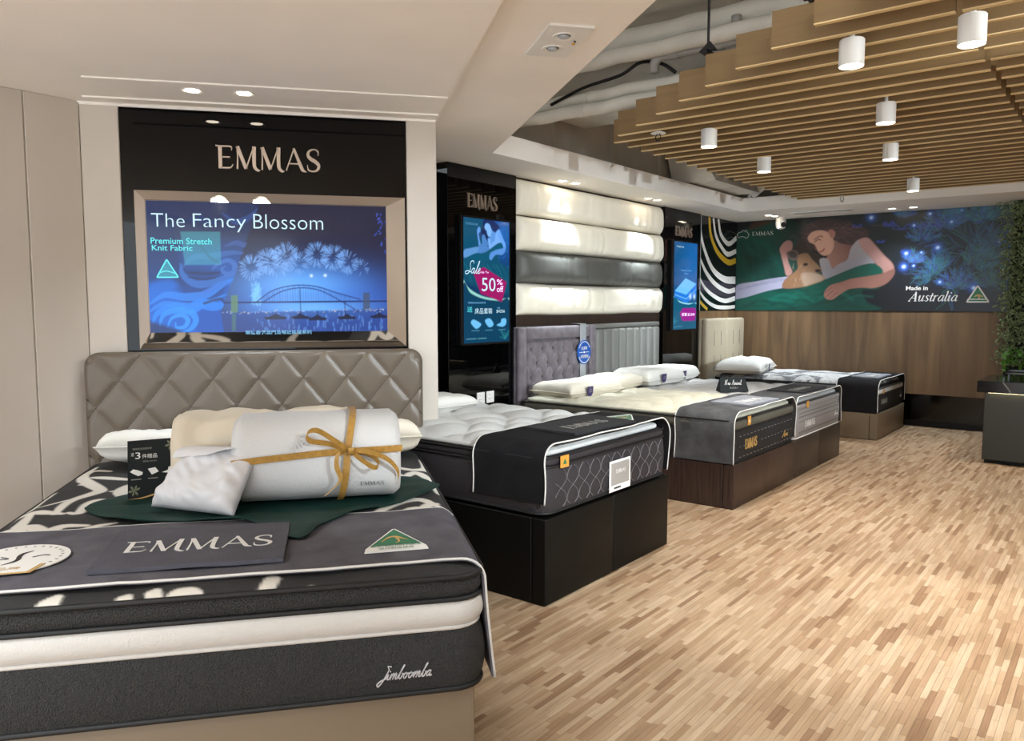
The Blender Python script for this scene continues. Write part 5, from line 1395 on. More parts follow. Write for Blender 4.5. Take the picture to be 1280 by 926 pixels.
# round card
t = thing('round_card', 'round white award card with dark emblem at the left end of the throw', 'card', FB, (.30, 1.92, .677))
cz = .682
circ = [(.30 + .142 * math.cos(a), 1.92 + .142 * math.sin(a)) for a in np.linspace(0, 2 * math.pi, 40)[:-1]]
cd = make('card', prism(circ, .679, cz), M['card_white'], parent=t, F=FB)
make('gold_strip', prism([(.12, 2.0), (.40, 1.99), (.385, 2.07), (.10, 2.075)], .6832, .6845), M['ink_gold'], parent=cd, F=FB)
make('label_strip', prism([(.12, 2.0), (.388, 1.993), (.373, 2.06), (.10, 2.065)], .6846, .6856), M['card_white'], parent=t, F=FB)
f = lambda x, y: (x, y, cz + .001)
make('emblem', strokes_geo([([(.322, 1.85), (.303, 1.872), (.300, 1.90), (.306, 1.93), (.300, 1.955), (.278, 1.978)], [.003, .012, .014, .014, .012, .003]), ([(.25, 1.90), (.275, 1.92), (.24, 1.925)], .006), ([(.34, 1.915), (.365, 1.90), (.385, 1.905)], .006)], f, (0, 0, -.0008)), M['ink_black'], parent=cd, F=FB)
make('dots', strokes_geo([([(.30 + .12 * math.cos(a), 1.92 + .12 * math.sin(a)), (.30 + .12 * math.cos(a + .05), 1.92 + .12 * math.sin(a + .05))], .008, 0) for a in np.linspace(0, 2 * math.pi, 30)[:-1]], f, (0, 0, -.0008)), M['ink_grey'], parent=t, F=FB)
make('label_text', text_geo('香港超級品牌', lambda x, y: (x, y, .6862), .14, .345, 2.04, 2.015), M['ink_gold'], parent=t, F=FB)

def tri_card(F, a, b, c_, z, label, lift=0.0):
    a, b, c_ = [np.array(p, float) for p in (a, b, c_)]
    t = thing('triangle_card', label, 'card', F, (*((a + b + c_) / 3), z), 'triangular country-of-origin cards')
    def zz(p): return z + .004 + lift * np.dot(p - (a + b) / 2, (c_ - (a + b) / 2)) / np.dot(c_ - (a + b) / 2, c_ - (a + b) / 2)
    cen = (a + b + c_) / 3
    o = lambda p, k: cen + (p - cen) * k
    dn = (a - c_ + b - c_) * .06
    outl = [a + dn, b + dn, b + (c_ - b) * .04, c_ + (b - c_) * .05, c_ + (a - c_) * .05, a + (c_ - a) * .04]
    n = len(outl)
    V = [(*p, zz(p)) for p in outl] + [(*p, zz(p) - .003) for p in outl]
    make('card', (np.array(V), [tuple(range(n)), tuple(range(2 * n - 1, n - 1, -1))] + [(i, (i + 1) % n, n + (i + 1) % n, n + i) for i in range(n)]), M['card_white'], parent=t, F=F)
    ins = [a * .86 + b * .06 + c_ * .08, b * .86 + a * .06 + c_ * .08, c_ * .86 + a * .07 + b * .07]
    ins = [p + (c_ - (a + b) / 2) * .06 for p in ins]
    make('green_field', (np.array([(*p, zz(p) + .0012) for p in ins]), [(0, 1, 2)]), M['ink_green'], parent=t, F=F)
    f = lambda x, y: (*(a + (b - a) * x + (c_ - (a + b) / 2) * y), zz(a + (b - a) * x + (c_ - (a + b) / 2) * y) + .0022)
    make('kangaroo_mark', strokes_geo([([(.28, .3), (.4, .5), (.52, .52), (.66, .38), (.72, .34)], [.01, .05, .06, .02, .01]), ([(.52, .5), (.56, .3), (.5, .2)], [.05, .03, .01])], f, (0, 0, -.0006)), M['ink_gold'], parent=t, F=F)
    make('card_text', text_geo('AUSTRALIAN MADE', f, .1, .9, .06, .15), M['ink_green'], parent=t, F=F)
    make('card_text', text_geo('澳洲製造標誌', f, .22, .78, -.06, .03), M['ink_green'], parent=t, F=F)
    return t
tri_card(FB, (1.325, 2.065), (1.525, 2.06), (1.43, 1.88), .676, 'green and white triangle card lying on the nearest grey throw', lift=.012)

# green satin cloth under the gifts
poly = [(.31, 1.29), (.42, 1.44), (.60, 1.56), (.80, 1.60), (.95, 1.66), (1.118, 1.905), (1.20, 1.74), (1.33, 1.57), (1.45, 1.50), (1.655, 1.27), (1.66, 1.15), (1.55, 1.02), (1.2, .95), (.8, .95), (.5, 1.05), (.36, 1.17)]
cen = np.array((.98, 1.33))
pp = smooth_path([np.array(p) for p in poly], 5, True)
n = len(pp); nr = 26
P = np.zeros((n + 1, nr, 3))
for i in range(n + 1):
    for j in range(nr):
        s = j / (nr - 1)
        xy = cen + (pp[i % n] - cen) * (0.02 + .98 * s)
        fold = .010 * abs(math.sin(i * .33 + s * 2)) * s + .012 * max(0, noise.noise((xy[0] * 7, xy[1] * 7, 4)))
        zb = .6685 if xy[1] < 1.55 else .6795
        if 1.52 < xy[1] < 1.60: zb = .6685 + .011 * (xy[1] - 1.52) / .08
        P[i, j] = (xy[0], xy[1], zb + .004 + fold * (1 if s < .97 else .6))
t = thing('satin_cloth', 'dark green satin cloth spread under the gifts on the nearest bed', 'cloth', FB, (.98, 1.33, .668))
make('cloth', solid(P, .003), M['green'], parent=t, F=FB, smooth=True, auto=60)

# head pillows
pillow(FB, 'plump white pillow at the left of the taupe headboard, behind the black sign', (.47, .37, .73), .62, .42, .085, M['pillow'], rot=4, tilt=-14, seed=2, wr=.014, flat=.75, sharp=8)
pillow(FB, 'cream pillow at the right of the taupe headboard, behind the ribboned roll', (1.36, .37, .735), .62, .42, .10, M['pillow_cream'], rot=-3, tilt=-12, seed=5, wr=.012, flat=.75, sharp=8)

# the gift roll: cream comforter inside a white knit sleeve tied with gold ribbon
def roll(xa, xb, cu_, cz_, au, az, e, n=40, m=26, seed=0, puff=.0, endr=.04, lump=0.0):
    P = np.zeros((m, n, 3))
    for i in range(m):
        s = i / (m - 1)
        k_ = 1.0
        d = min(s, 1 - s) * (xb - xa)
        if d < endr: k_ = math.sqrt(max(0, 1 - (1 - d / endr) ** 2)) * .12 + .88
        for j in range(n):
            a = 2 * math.pi * j / n
            ca, sa = math.cos(a), math.sin(a)
            ru = au * math.copysign(abs(ca) ** (2 / e), ca); rz = az * math.copysign(abs(sa) ** (2 / e), sa)
            w = 1 + lump * noise.noise((s * 4, math.cos(a) * 2 + seed, math.sin(a) * 2)) - puff * abs(math.sin(s * 9.0 + .4 * math.sin(a * 3))) ** 8
            P[i, j] = (xa + (xb - xa) * s, cu_ + ru * k_ * w, cz_ + rz * k_ * w)
    Fc = [(i * n + j, i * n + (j + 1) % n, (i + 1) * n + (j + 1) % n, (i + 1) * n + j) for i in range(m - 1) for j in range(n)]
    Fc += [list(range(n))[::-1], [(m - 1) * n + j for j in range(n)]]
    return P.reshape(-1, 3), Fc
t = thing('comforter_roll', 'cream quilted comforter rolled up inside the white sleeve', 'comforter', FB, (.97, 1.17, .675))
make('roll', roll(.625, 1.335, 1.14, .848, .19, .168, 2.5, seed=3, puff=.09, lump=.12, endr=.06), M['comforter'], parent=t, F=FB, smooth=True)
make('edge_cord', tube(smooth_path([(.632, 1.14 + .17 * math.cos(a), .848 + .15 * math.sin(a)) for a in np.linspace(.2, 5.5, 18)], 4), .005, 6), M['comforter'], parent=t, F=FB, smooth=True)
gf = thing('gift_roll', 'white knit roll tied with a gold ribbon bow', 'gift', FB, (1.18, 1.27, .675))
CU, CZ, AU, AZZ, EE = 1.265, .845, .225, .168, 2.7
def surf(a, off=0.0):
    ca, sa = math.cos(a), math.sin(a)
    return (CU + (AU + off) * math.copysign(abs(ca) ** (2 / EE), ca), CZ + (AZZ + off) * math.copysign(abs(sa) ** (2 / EE), sa))
make('sleeve', roll(.865, 1.492, CU, CZ, AU, AZZ, EE, seed=8, lump=.02, endr=.03), M['sleeve'], parent=gf, F=FB, smooth=True, auto=60)
def ribbon(path, w, wdir):
    P_ = np.array(path); D = np.array(wdir, float)
    if D.ndim == 1: D = np.tile(D, (len(P_), 1))
    G = np.stack([P_ - D * w / 2, P_ + D * w / 2], 1)
    N = gnormals(np.repeat(G, 1, axis=0)) if len(G) > 2 else None
    return solid(G, .0012)
vr = [(1.285 + .03 * math.sin(a), *surf(a, .012)) for a in np.linspace(-2.2, 2.6, 50)]
make('ribbon_band', ribbon(vr, .026, (1, 0, 0)), M['ribbon'], parent=gf, F=FB, smooth=True, auto=50)
hr = [(x, *surf(.16 + .12 * (x - 1.33) + (0 if x > 1.2 else -.2 * (1.2 - x)), .012)) for x in np.linspace(.868, 1.495, 30)]
make('ribbon_band', ribbon(hr, .026, (0, .18, 1)), M['ribbon'], parent=gf, F=FB, smooth=True, auto=50)
bc = np.array((1.302, surf(.16)[0] + .02, surf(.16)[1] + .005))
def bowpath(pts): return [bc + np.array(p) for p in smooth_path(pts, 6)]
make('bow_loop', ribbon(bowpath([(0, 0, 0), (-.04, .02, .03), (-.12, .025, .085), (-.16, .01, .075), (-.15, .0, .045), (-.08, .0, .03), (0, .004, 0)]), .022, (0.3, .35, .9)), M['ribbon'], parent=gf, F=FB, smooth=True, auto=50)
make('bow_loop', ribbon(bowpath([(0, 0, 0), (.03, .02, -.025), (.08, .03, -.06), (.1, .02, -.055), (.09, .008, -.03), (.05, .004, -.008), (0, .004, 0)]), .022, (0.2, .4, .9)), M['ribbon'], parent=gf, F=FB, smooth=True, auto=50)
make('ribbon_tail', ribbon(bowpath([(0, 0, 0), (-.045, .02, .0), (-.055, .02, -.05), (-.04, .015, -.1), (-.06, .012, -.13), (-.1, .012, -.165)]), .02, (.85, .1, .5)), M['ribbon'], parent=gf, F=FB, smooth=True, auto=50)
make('ribbon_tail', ribbon(bowpath([(0, 0, 0), (.06, .025, .0), (.13, .02, -.03), (.17, .0, -.075), (.178, -.02, -.11), (.172, -.03, -.14)]), .02, (.3, .3, .9)), M['ribbon'], parent=gf, F=FB, smooth=True, auto=50)
make('knot', pillow_geo(bc + np.array((0, .008, 0)), (.014, 0, 0), (0, .006, .016), (0, 1, 0), .012, n=8, sharp=3, wr=0), M['ribbon'], parent=gf, F=FB, smooth=True)
fs = lambda x, z: (x, surf(math.asin(max(-1, min(1, math.copysign(abs((z - CZ) / AZZ) ** (EE / 2), z - CZ)))), .004)[0] + .003, z)
make('lettering', emmas(fs, (0, -.001, 0), 1.335, 1.425, .752, .768, thin=.9), M['ink_black'], parent=gf, F=FB)
ro = lambda x, y, c0, a: (c0[0] + x * math.cos(a) - y * math.sin(a), c0[1] + x * math.sin(a) + y * math.cos(a))
M['mark_grey'] = mat('pale_grey_print', (196, 195, 195), .8)
make('printed_mark', text_geo('NCEL', lambda x, y: fs(*ro(x, y, (1.08, .90), math.radians(35))), 0, .085, 0, .022), M['mark_grey'], parent=gf, F=FB)
make('printed_mark', text_geo('MBX', lambda x, y: fs(*ro(x, y, (1.09, .885), math.radians(35))), 0, .11, 0, .03), M['mark_grey'], parent=gf, F=FB)
make('printed_mark', text_geo('PREM', lambda x, y: fs(*ro(x, y, (1.40, .755), math.radians(-55))), 0, .08, 0, .03), M['mark_grey'], parent=gf, F=FB)

# soft white bag leaning on the roll
BL, BR, TR, TL = [np.array(p) for p in ((.565, 1.385, .692), (.885, 1.60, .692), (.965, 1.46, .905), (.70, 1.30, .895))]
n = 40
Tp, Bt = np.zeros((n, n, 3)), np.zeros((n, n, 3))
nv = np.cross(BR - BL, TL - BL); nv /= np.linalg.norm(nv)
if nv[1] < 0: nv = -nv
for i in range(n):
    for j in range(n):
        s, q_ = i / (n - 1), j / (n - 1)
        ss, tt = 2 * s - 1, 2 * q_ - 1
        b_ = (BL * (1 - s) + BR * s) * (1 - q_) + (TL * (1 - s) + TR * s) * q_
        e = max(0, (1 - abs(ss) ** 4) * (1 - abs(tt) ** 3.5)) ** .6
        w = .024 * noise.noise((s * 3, q_ * 3, 3)) + .026 * abs(noise.noise((s * 6 + q_ * 5, q_ * 3 - s * 3, 9)))
        Tp[i, j] = b_ + nv * (.062 * e * (1.15 - .5 * q_) + w * e); Bt[i, j] = b_ - nv * .012 * e
bd = [(i * n) for i in range(n)] + [(n - 1) * n + j for j in range(1, n)] + [i * n + n - 1 for i in range(n - 2, -1, -1)] + [j for j in range(n - 2, 0, -1)]
t = thing('soft_bag', 'crumpled soft white bag leaning on the gift roll', 'bag', FB, (.76, 1.47, .68))
make('pouch', (np.vstack([Tp.reshape(-1, 3), Bt.reshape(-1, 3)]), gridfaces(n, n) + [f_[::-1] for f_ in gridfaces(n, n, n * n)] + [(a, b, b + n * n, a + n * n) for a, b in zip(bd, bd[1:] + bd[:1])]), M['bag'], parent=t, F=FB, smooth=True)
fp = np.zeros((10, 8, 3))
fa, fb_, fc_, fd = TL + nv * .012, TR + nv * .02, TL * .35 + TR * .4 + (BL * .5 + BR * .5) * .25 + nv * .075, TL * .72 + BL * .28 + nv * .05
for i in range(10):
    for j in range(8):
        s, q_ = i / 9, j / 7
        fp[i, j] = (fa * (1 - s) + fb_ * s) * (1 - q_) + (fd * (1 - s) + fc_ * s) * q_ + nv * (.02 * math.sin(math.pi * q_))
make('flap', solid(fp, .003), M['bag'], parent=t, F=FB, smooth=True, auto=60)

# black offer sign standing in front of the pillow
t = thing('tabletop_sign', 'black offer sign with a big 3 standing on the nearest bed', 'sign', FB, (.53, 1.18, .668))
sa, sb = np.array((.445, 1.215)), np.array((.620, 1.165))
def fsn(x, y, off=0.0):
    p = sa + (sb - sa) * x
    return (p[0], p[1] - .03 * y + off, .676 + .232 * y)
V = np.array([fsn(0, 0), fsn(1, 0), fsn(1, 1), fsn(0, 1), fsn(0, 0, -.004), fsn(1, 0, -.004), fsn(1, 1, -.004), fsn(0, 1, -.004)])
bd_ = make('board', (V, [(0, 1, 2, 3), (7, 6, 5, 4), (0, 4, 5, 1), (1, 5, 6, 2), (2, 6, 7, 3), (3, 7, 4, 0)]), M['card_black'], parent=t, F=FB)
V = np.array([fsn(.4, 0, -.11), fsn(.6, 0, -.11), fsn(.6, .75, -.005), fsn(.4, .75, -.005)])
make('easel_back', (np.vstack([V, V + np.array((0, -.003, 0))]), [(0, 1, 2, 3), (7, 6, 5, 4), (0, 4, 5, 1), (1, 5, 6, 2), (2, 6, 7, 3), (3, 7, 4, 0)]), M['card_black'], parent=t, F=FB)
f = lambda x, y: fsn(x, y, .0012)
make('sign_text', text_geo('*購買指定型號床褥', f, .09, .48, .84, .875), M['ink_grey'], parent=bd_, F=FB)
make('sign_text', text_geo('送', f, .07, .13, .74, .80), M['ink_white'], parent=t, F=FB)
make('sign_text', text_geo('3', f, .155, .255, .69, .80), M['ink_white'], parent=t, F=FB)
make('sign_text', text_geo('件贈品', f, .29, .59, .69, .765), M['ink_white'], parent=t, F=FB)
make('sign_text', text_geo('價值 $4256', f, .30, .58, .625, .655), M['ink_grey'], parent=t, F=FB)
for cx_, pts in ((.17, [(-.12, .02), (-.06, .06), (.03, .04), (.13, .0), (.12, -.04), (.04, -.06), (-.05, -.02)]), (.50, [(-.1, .05), (.05, .065), (.12, -.01), (-.02, -.055)]), (.83, [(-.15, -.03), (-.03, .0), (-.01, .055), (.12, .065), (.15, .02), (.12, -.03), (.0, -.05)])):
    make('gift_icon', (np.array([f(cx_ + a_, .46 + b_) for a_, b_ in pts]), [tuple(range(len(pts)))]), M['ink_white'], parent=t, F=FB)
for a_, b_ in ((.07, .27), (.40, .60), (.75, .89)): make('sign_text', strokes_geo([([(a_, .345), (b_, .345)], .015, 0)], f, (0, -.0004, 0)), M['ink_grey'], parent=t, F=FB)
make('gold_curve', strokes_geo([([(.0, .015), (.3, .03), (.6, .09), (.85, .2), (.995, .31)], [.012, .02, .03, .03, .015])], f, (0, -.0004, 0)), M['ink_gold'], parent=t, F=FB)
def leafs(c0, sc): return [([(c0[0], c0[1]), (c0[0] + sc * math.cos(a) * .6, c0[1] + sc * .75 * math.sin(a) * .6), (c0[0] + sc * math.cos(a), c0[1] + sc * .75 * math.sin(a))], [.006, .045, .004]) for a in (.4, 1.2, 2.2, 3.3, 4.4, 5.3)]
for c0 in ((.87, .89), (.13, .16)): make('leaf_print', strokes_geo(leafs(c0, .13), f, (0, -.0004, 0)), M['ink_leaf'], parent=t, F=FB)

# ================================================================ BEDS ALONG THE LONG WALL
# --- black bed base with white-topped mattress
bed_base(FM, 'tall black bed base with two front panels', 2.98, 4.232, .1, 2.05, .425, M['base_black'], split=(3.60,))
q2f = lambda X, U: .036 * (np.abs(np.sin((X + U) * 9 + .5 * np.sin(U * 9))) ** .6 * np.abs(np.sin((X - U) * 9 + .6 * np.sin(X * 9))) ** .6 - .4) * np.clip((1.60 - U) / .08, 0, 1)
m2 = mattress(FM, 'black sided mattress with puffy white quilted top on the black base', 2.985, 4.225, .12, 2.035,
              [('border', .445, .665, .012, .0, M['border_purple']), ('upper_border', .672, .712, .008, .004, M['border_purple']), ('top_edge', .716, .742, .008, .03, M['ticking'])],
              [(.445, .007, M['piping_black'], .002), (.668, .006, M['piping_black'], .004), (.714, .006, M['piping_black'], .004)],
              (.735, .03, q2f, M['ticking'], 110, 150, .028), r=.07)
f = lambda x, z: (x, 2.0485, z)
lat = []
for i in range(-3, 14):
    xa = 3.0 + i * .105
    for sg in (1, -1):
        pts = [(xa + sg * (z - .555) * 1.0 + .012 * math.sin((z - .455) * 60) * sg, z) for z in np.linspace(.465, .655, 12)]
        pts = [p for p in pts if 3.06 < p[0] < 4.15]
        if len(pts) > 2: lat.append((pts, .0013, 0))
make('thread_lattice', strokes_geo(lat, f, (0, -.004, 0)), M['thread'], parent=m2, F=FM)
t = m2
og = make('origin_tag', rbox(3.095, 3.168, 2.049, 2.052, .655, .715, .002, 1), M['tag_orange'], parent=t, F=FM)
make('origin_mark', (np.array([(3.115, 2.0525, .672), (3.148, 2.0525, .672), (3.1315, 2.0525, .702)]), [(0, 1, 2)]), M['ink_green'], parent=og, F=FM)
t = thing('price_card', 'small white framed card leaning on the end of the black mattress', 'card', FM, (3.65, 2.055, .45))
make('card', rbox(3.545, 3.765, 2.053, 2.057, .448, .615, .003, 1), M['card_white'], parent=t, F=FM)
make('grey_field', box(3.56, 3.75, 2.057, 2.0575, .482, .603), M['plastic_grey'], parent=t, F=FM)
make('lettering', emmas(lambda x, z: (x, 2.0583, z), (0, -.0005, 0), 3.61, 3.71, .545, .565), M['ink_white'], parent=t, F=FM)
make('card_text', strokes_geo([([(3.59, .466), (3.66, .466)], .01, 0)], lambda x, z: (x, 2.0578, z), (0, -.0005, 0)), M['ink_black'], parent=t, F=FM)
runner(FM, 'charcoal plush throw with white piping over the end of the black bed', 2.985, 4.225, 1.60, 2.045, .768, .50, .46, M['throw_dark'], o=.014, r=.08, seed=7)
felt_mat(FM, 'charcoal felt mat with EMMAS lettering on the charcoal throw', [(3.30, 2.0), (3.88, 2.02), (3.92, 1.68), (3.32, 1.66)], .782, M['felt_dark'], text=(.2, .8, .3, .55), ink='ink_grey', seed=9, curl=.004)
tri_card(FM, (3.86, 1.78), (4.12, 1.86), (3.93, 1.98), .784, 'pale clear triangle card on the charcoal throw of the black bed')
pillow(FM, 'flat white pillow at the head of the black bed, half hidden by the beige column', (3.50, .60, .80), .84, .46, .065, M['pillow'], rot=3, seed=11, sharp=9, flat=.6)

# --- double bed: two bases, two mattresses, two headboards
bed_base(FM, 'dark wood grain bed base, nearer half of the double bed', 5.242, 6.505, .1, 2.05, .318, M['wenge'])
bed_base(FM, 'plain dark brown bed base, farther half of the double bed', 6.512, 7.79, .1, 2.05, .318, M['base_brown'], split=(7.15,))
q3 = lambda X, U: .016 * (np.abs(np.sin((X + U) * 9 + np.sin(U * 9))) ** .6 + np.abs(np.sin((X - U) * 9)) ** .6 - 1.1) * np.clip((1.62 - U) / .08, 0, 1)
ma = mattress(FM, 'black and olive sided mattress with cream quilted top, nearer half of the double bed', 5.247, 6.50, .16, 2.035,
              [('border', .325, .555, .012, .0, M['border_black']), ('olive_border', .560, .625, .010, .0, M['border_olive']), ('top_edge', .630, .655, .008, .03, M['ticking_cream'])],
              [(.325, .006, M['piping_black'], .002), (.558, .005, M['piping_black'], .004), (.628, .006, M['piping_black'], .006)],
              (.648, .026, q3, M['ticking_cream'], 90, 130, .028), r=.06)
f = lambda x, z: (x, 2.0485, z)
make('lettering', emmas(f, (0, -.004, 0), 5.44, 5.66, .405, .475), M['gold_thread'], parent=ma, F=FM, label='gold embroidered letters')
make('script_name', pen('Ava', {**SCRIPT}, f, (0, -.004, 0), 6.20, 6.33, .39, .44, slant=.3), M['gold_thread'], parent=ma, F=FM)
make('dash_rows', strokes_geo([([(x_, z_), (x_ + .028, z_)], .004, 0) for z_ in (.36, .435, .51) for x_ in np.arange(5.33, 6.40, .07) if not (z_ == .435 and 5.4 < x_ < 5.7)], f, (0, -.004, 0)), M['thread'], parent=ma, F=FM, kind='stuff')
og = make('origin_tag', rbox(5.47, 5.53, 2.047, 2.050, .575, .64, .002, 1), M['tag_orange'], parent=ma, F=FM)
make('origin_mark', (np.array([(5.485, 2.0505, .595), (5.515, 2.0505, .595), (5.50, 2.0505, .622)]), [(0, 1, 2)]), M['ink_white'], parent=og, F=FM)
mb = mattress(FM, 'grey sided mattress with pale grey top, farther half of the double bed', 6.515, 7.80, .16, 2.035,
              [('border', .325, .555, .012, .0, M['border_grey']), ('upper_border', .560, .610, .008, .0, M['border_grey']), ('top_edge', .614, .64, .008, .03, M['ticking_grey'])],
              [(.325, .006, M['piping'], .002), (.558, .004, M['border_grey'], .004), (.612, .005, M['piping_black'], .004)],
              (.634, .026, q3, M['ticking_grey'], 90, 130, .028), r=.06)
make('lettering', emmas(f, (0, -.004, 0), 6.76, 7.02, .40, .455), M['piping'], parent=mb, F=FM)
make('script_name', pen('Ava', {**SCRIPT}, f, (0, -.004, 0), 7.58, 7.70, .41, .45, slant=.3), M['piping'], parent=mb, F=FM)
og = make('origin_tag', rbox(6.78, 6.84, 2.047, 2.050, .565, .62, .002, 1), M['tag_orange'], parent=mb, F=FM)
make('stitch_lines', strokes_geo([([(6.6, z_), (7.72, z_)], .003, 0) for z_ in (.37, .46, .50, .53)], f, (0, -.004, 0)), M['border_olive'], parent=mb, F=FM)
runner(FM, 'slate grey plush throw with white piping on the nearer half of the double bed', 5.247, 6.50, 1.59, 2.045, .676, .325, .36, M['throw_mid'], o=.014, r=.09, seed=13)
runner(FM, 'charcoal plush throw with white piping on the farther half of the double bed', 6.53, 7.80, 1.62, 2.045, .662, .35, .335, M['throw_mid'], o=.014, r=.06, seed=17)
felt_mat(FM, 'light grey felt mat with EMMAS lettering on the slate throw', [(5.62, 2.0), (6.16, 2.03), (6.20, 1.72), (5.66, 1.68)], .690, M['felt_light'], text=(.2, .8, .3, .55), ink='ink_white', seed=19, curl=.004)
felt_mat(FM, 'charcoal felt mat with EMMAS lettering on the farther half of the double bed', [(6.82, 2.0), (7.42, 2.02), (7.45, 1.70), (6.85, 1.68)], .676, M['felt_dark'], text=(.2, .8, .3, .55), ink='ink_grey', seed=21, curl=.004)
t = thing('tent_card', 'small black tent card reading New Arrival on the double bed', 'sign', FM, (6.72, 1.42, .665))
pa, pb = np.array((6.60, 1.36)), np.array((6.78, 1.53))
nrm = np.array(((pb - pa)[1], -(pb - pa)[0])); nrm /= np.linalg.norm(nrm)
def fte(x, y, off=0.0):
    p = pa + (pb - pa) * (x * (1 - .06 * y) + .03 * y) + nrm * (.05 * y - off); return (p[0], p[1], .668 + .125 * y)
V = np.array([fte(-.04, 0), fte(1.04, 0), fte(1, 1), fte(0, 1)]); B_ = V.copy(); B_[:2, :2] += nrm * .10; B_[2:, :2] += nrm * .006
make('card', (np.vstack([V, B_]), [(0, 1, 2, 3), (7, 6, 5, 4), (0, 4, 5, 1), (1, 5, 6, 2), (2, 6, 7, 3), (3, 7, 4, 0)]), M['card_black'], parent=t, F=FM)
make('card_text', pen('New Arrival', SCRIPT, lambda x, y: fte(x, y, .0015), (0, 0, -.0003), .14, .80, .48, .82, slant=.1, weight=.6), M['ink_white'], parent=t, F=FM)
make('card_text', text_geo('新品推介', lambda x, y: fte(x, y, .0015), .34, .66, .2, .34), M['ink_grey'], parent=t, F=FM)

# pillows on the double bed
PW = 'white latex pillow'
pillow(FM, 'creamy white flat pillow with purple tag, leftmost on the double bed', (5.66, .46, .715), .72, .46, .075, M['pillow_cream'], rot=6, tag=(-.35, 1), seed=23, sharp=9, wr=.006, flat=.6)
pillow(FM, 'white contoured pillow without visible tag, second from the left on the double bed', (6.24, .44, .722), .62, .42, .08, M['pillow_cream'], rot=-4, seed=29, sharp=8, wr=.008, flat=.6, dent=.15)
pillow(FM, 'white flat pillow with purple tag, in the middle of the farther mattress', (6.84, .50, .730), .66, .46, .10, M['pillow'], rot=5, tag=(-.25, 1), seed=31, sharp=8, wr=.008, flat=.6)
pillow(FM, 'white contoured pillow with purple tag, rightmost on the double bed', (7.40, .46, .722), .58, .42, .09, M['pillow'], rot=-3, tag=(-.5, 1), seed=37, sharp=8, wr=.008, flat=.6)

# tufted headboard
hx0, hx1, hz0, hz1 = 5.29, 6.515, .30, 1.245
t = thing('headboard', 'mauve velvet button-tufted headboard of the double bed', 'headboard', FM, (5.9, .05, 0))
make('board', rbox(hx0, hx1, .004, .07, 0, hz1, .01, 2), M['hb_mauve'], parent=t, F=FM)
for g in (rbox(hx0, hx0 + .11, .06, .115, .3, hz1, .022, 4), rbox(hx1 - .11, hx1, .06, .115, .3, hz1, .022, 4), rbox(hx0 + .112, hx1 - .112, .06, .115, hz1 - .11, hz1, .022, 4)):
    make('padded_border', g, M['hb_mauve'], parent=t, F=FM, smooth=True, auto=50)
bx0, bx1, bz1 = hx0 + .12, hx1 - .12, hz1 - .12
btn = []
for r_ in range(6):
    for c_ in range(7):
        bx_ = bx0 + .09 + c_ * .165 + (.08 if r_ % 2 else 0); bz_ = bz1 - .075 - r_ * .125
        if bx_ < bx1 - .04: btn.append((bx_, bz_))
nx, nz = 120, 90
P = np.zeros((nx, nz, 3)); BT = np.array(btn)
for i in range(nx):
    for j in range(nz):
        x = bx0 + (bx1 - bx0) * i / (nx - 1); z = hz0 + (bz1 - hz0) * j / (nz - 1)
        d2 = ((BT[:, 0] - x) ** 2 + (BT[:, 1] - z) ** 2)
        dim = np.exp(-d2 / .0011).max()
        p_, q_ = (x - bx0 - .09) / .165 + (bz1 - .075 - z) / .25, (x - bx0 - .09) / .165 - (bz1 - .075 - z) / .25
        cr = math.exp(-(min(abs(p_ - round(p_)), abs(q_ - round(q_))) / .06) ** 2)
        e = min(x - bx0, bx1 - x, bz1 - z) / .025
        ed = math.sqrt(max(0, 1 - max(0, 1 - e) ** 2))
        P[i, j] = (x, .062 + ed * (0.046 - .034 * dim - .014 * cr + .003 * noise.noise((x * 9, z * 9, 1))), z)
make('tufted_panel', (P.reshape(-1, 3), gridfaces(nx, nz)), M['hb_mauve'], parent=t, F=FM, smooth=True)
for (x, z) in btn:
    make('button', pillow_geo((x, .072, z), (.013, 0, 0), (0, 0, .013), (0, 1, 0), .008, n=7, sharp=2, wr=0), M['stitch'], parent=t, F=FM, smooth=True)
# channelled headboard
t = thing('headboard', 'grey fabric headboard with vertical channels on the double bed', 'headboard', FM, (7.2, .05, 0))
make('board', rbox(6.525, 7.875, .004, .06, 0, 1.25, .008, 2), M['hb_grey'], parent=t, F=FM)
make('top_rail', rbox(6.53, 7.87, .05, .085, 1.205, 1.25, .012, 3), M['hb_grey'], parent=t, F=FM, smooth=True, auto=50)
nch = 9
for i in range(nch):
    a, b = 6.54 + i * (1.32 / nch), 6.54 + (i + 1) * (1.32 / nch)
    w = b - a
    prof = [(a + w * s, .058 + .05 * math.sqrt(max(0, 1 - abs(2 * s - 1) ** 2.6))) for s in np.linspace(0.01, .99, 13)] + [(b - .002, .05), (a + .002, .05)]
    n = len(prof)
    zs = [.3, 1.17, 1.19, 1.202]
    V = []
    for z in zs:
        k_ = 1 if z < 1.18 else (.85 if z < 1.2 else .3)
        V += [(x, .05 + (u - .05) * k_, z) for x, u in prof]
    Fc = [(r_ * n + j, r_ * n + (j + 1) % n, (r_ + 1) * n + (j + 1) % n, (r_ + 1) * n + j) for r_ in range(3) for j in range(n)] + [list(range(n))[::-1], [3 * n + j for j in range(n)]]
    make('channel', (np.array(V), Fc), M['hb_grey'], parent=t, F=FM, smooth=True, auto=50)
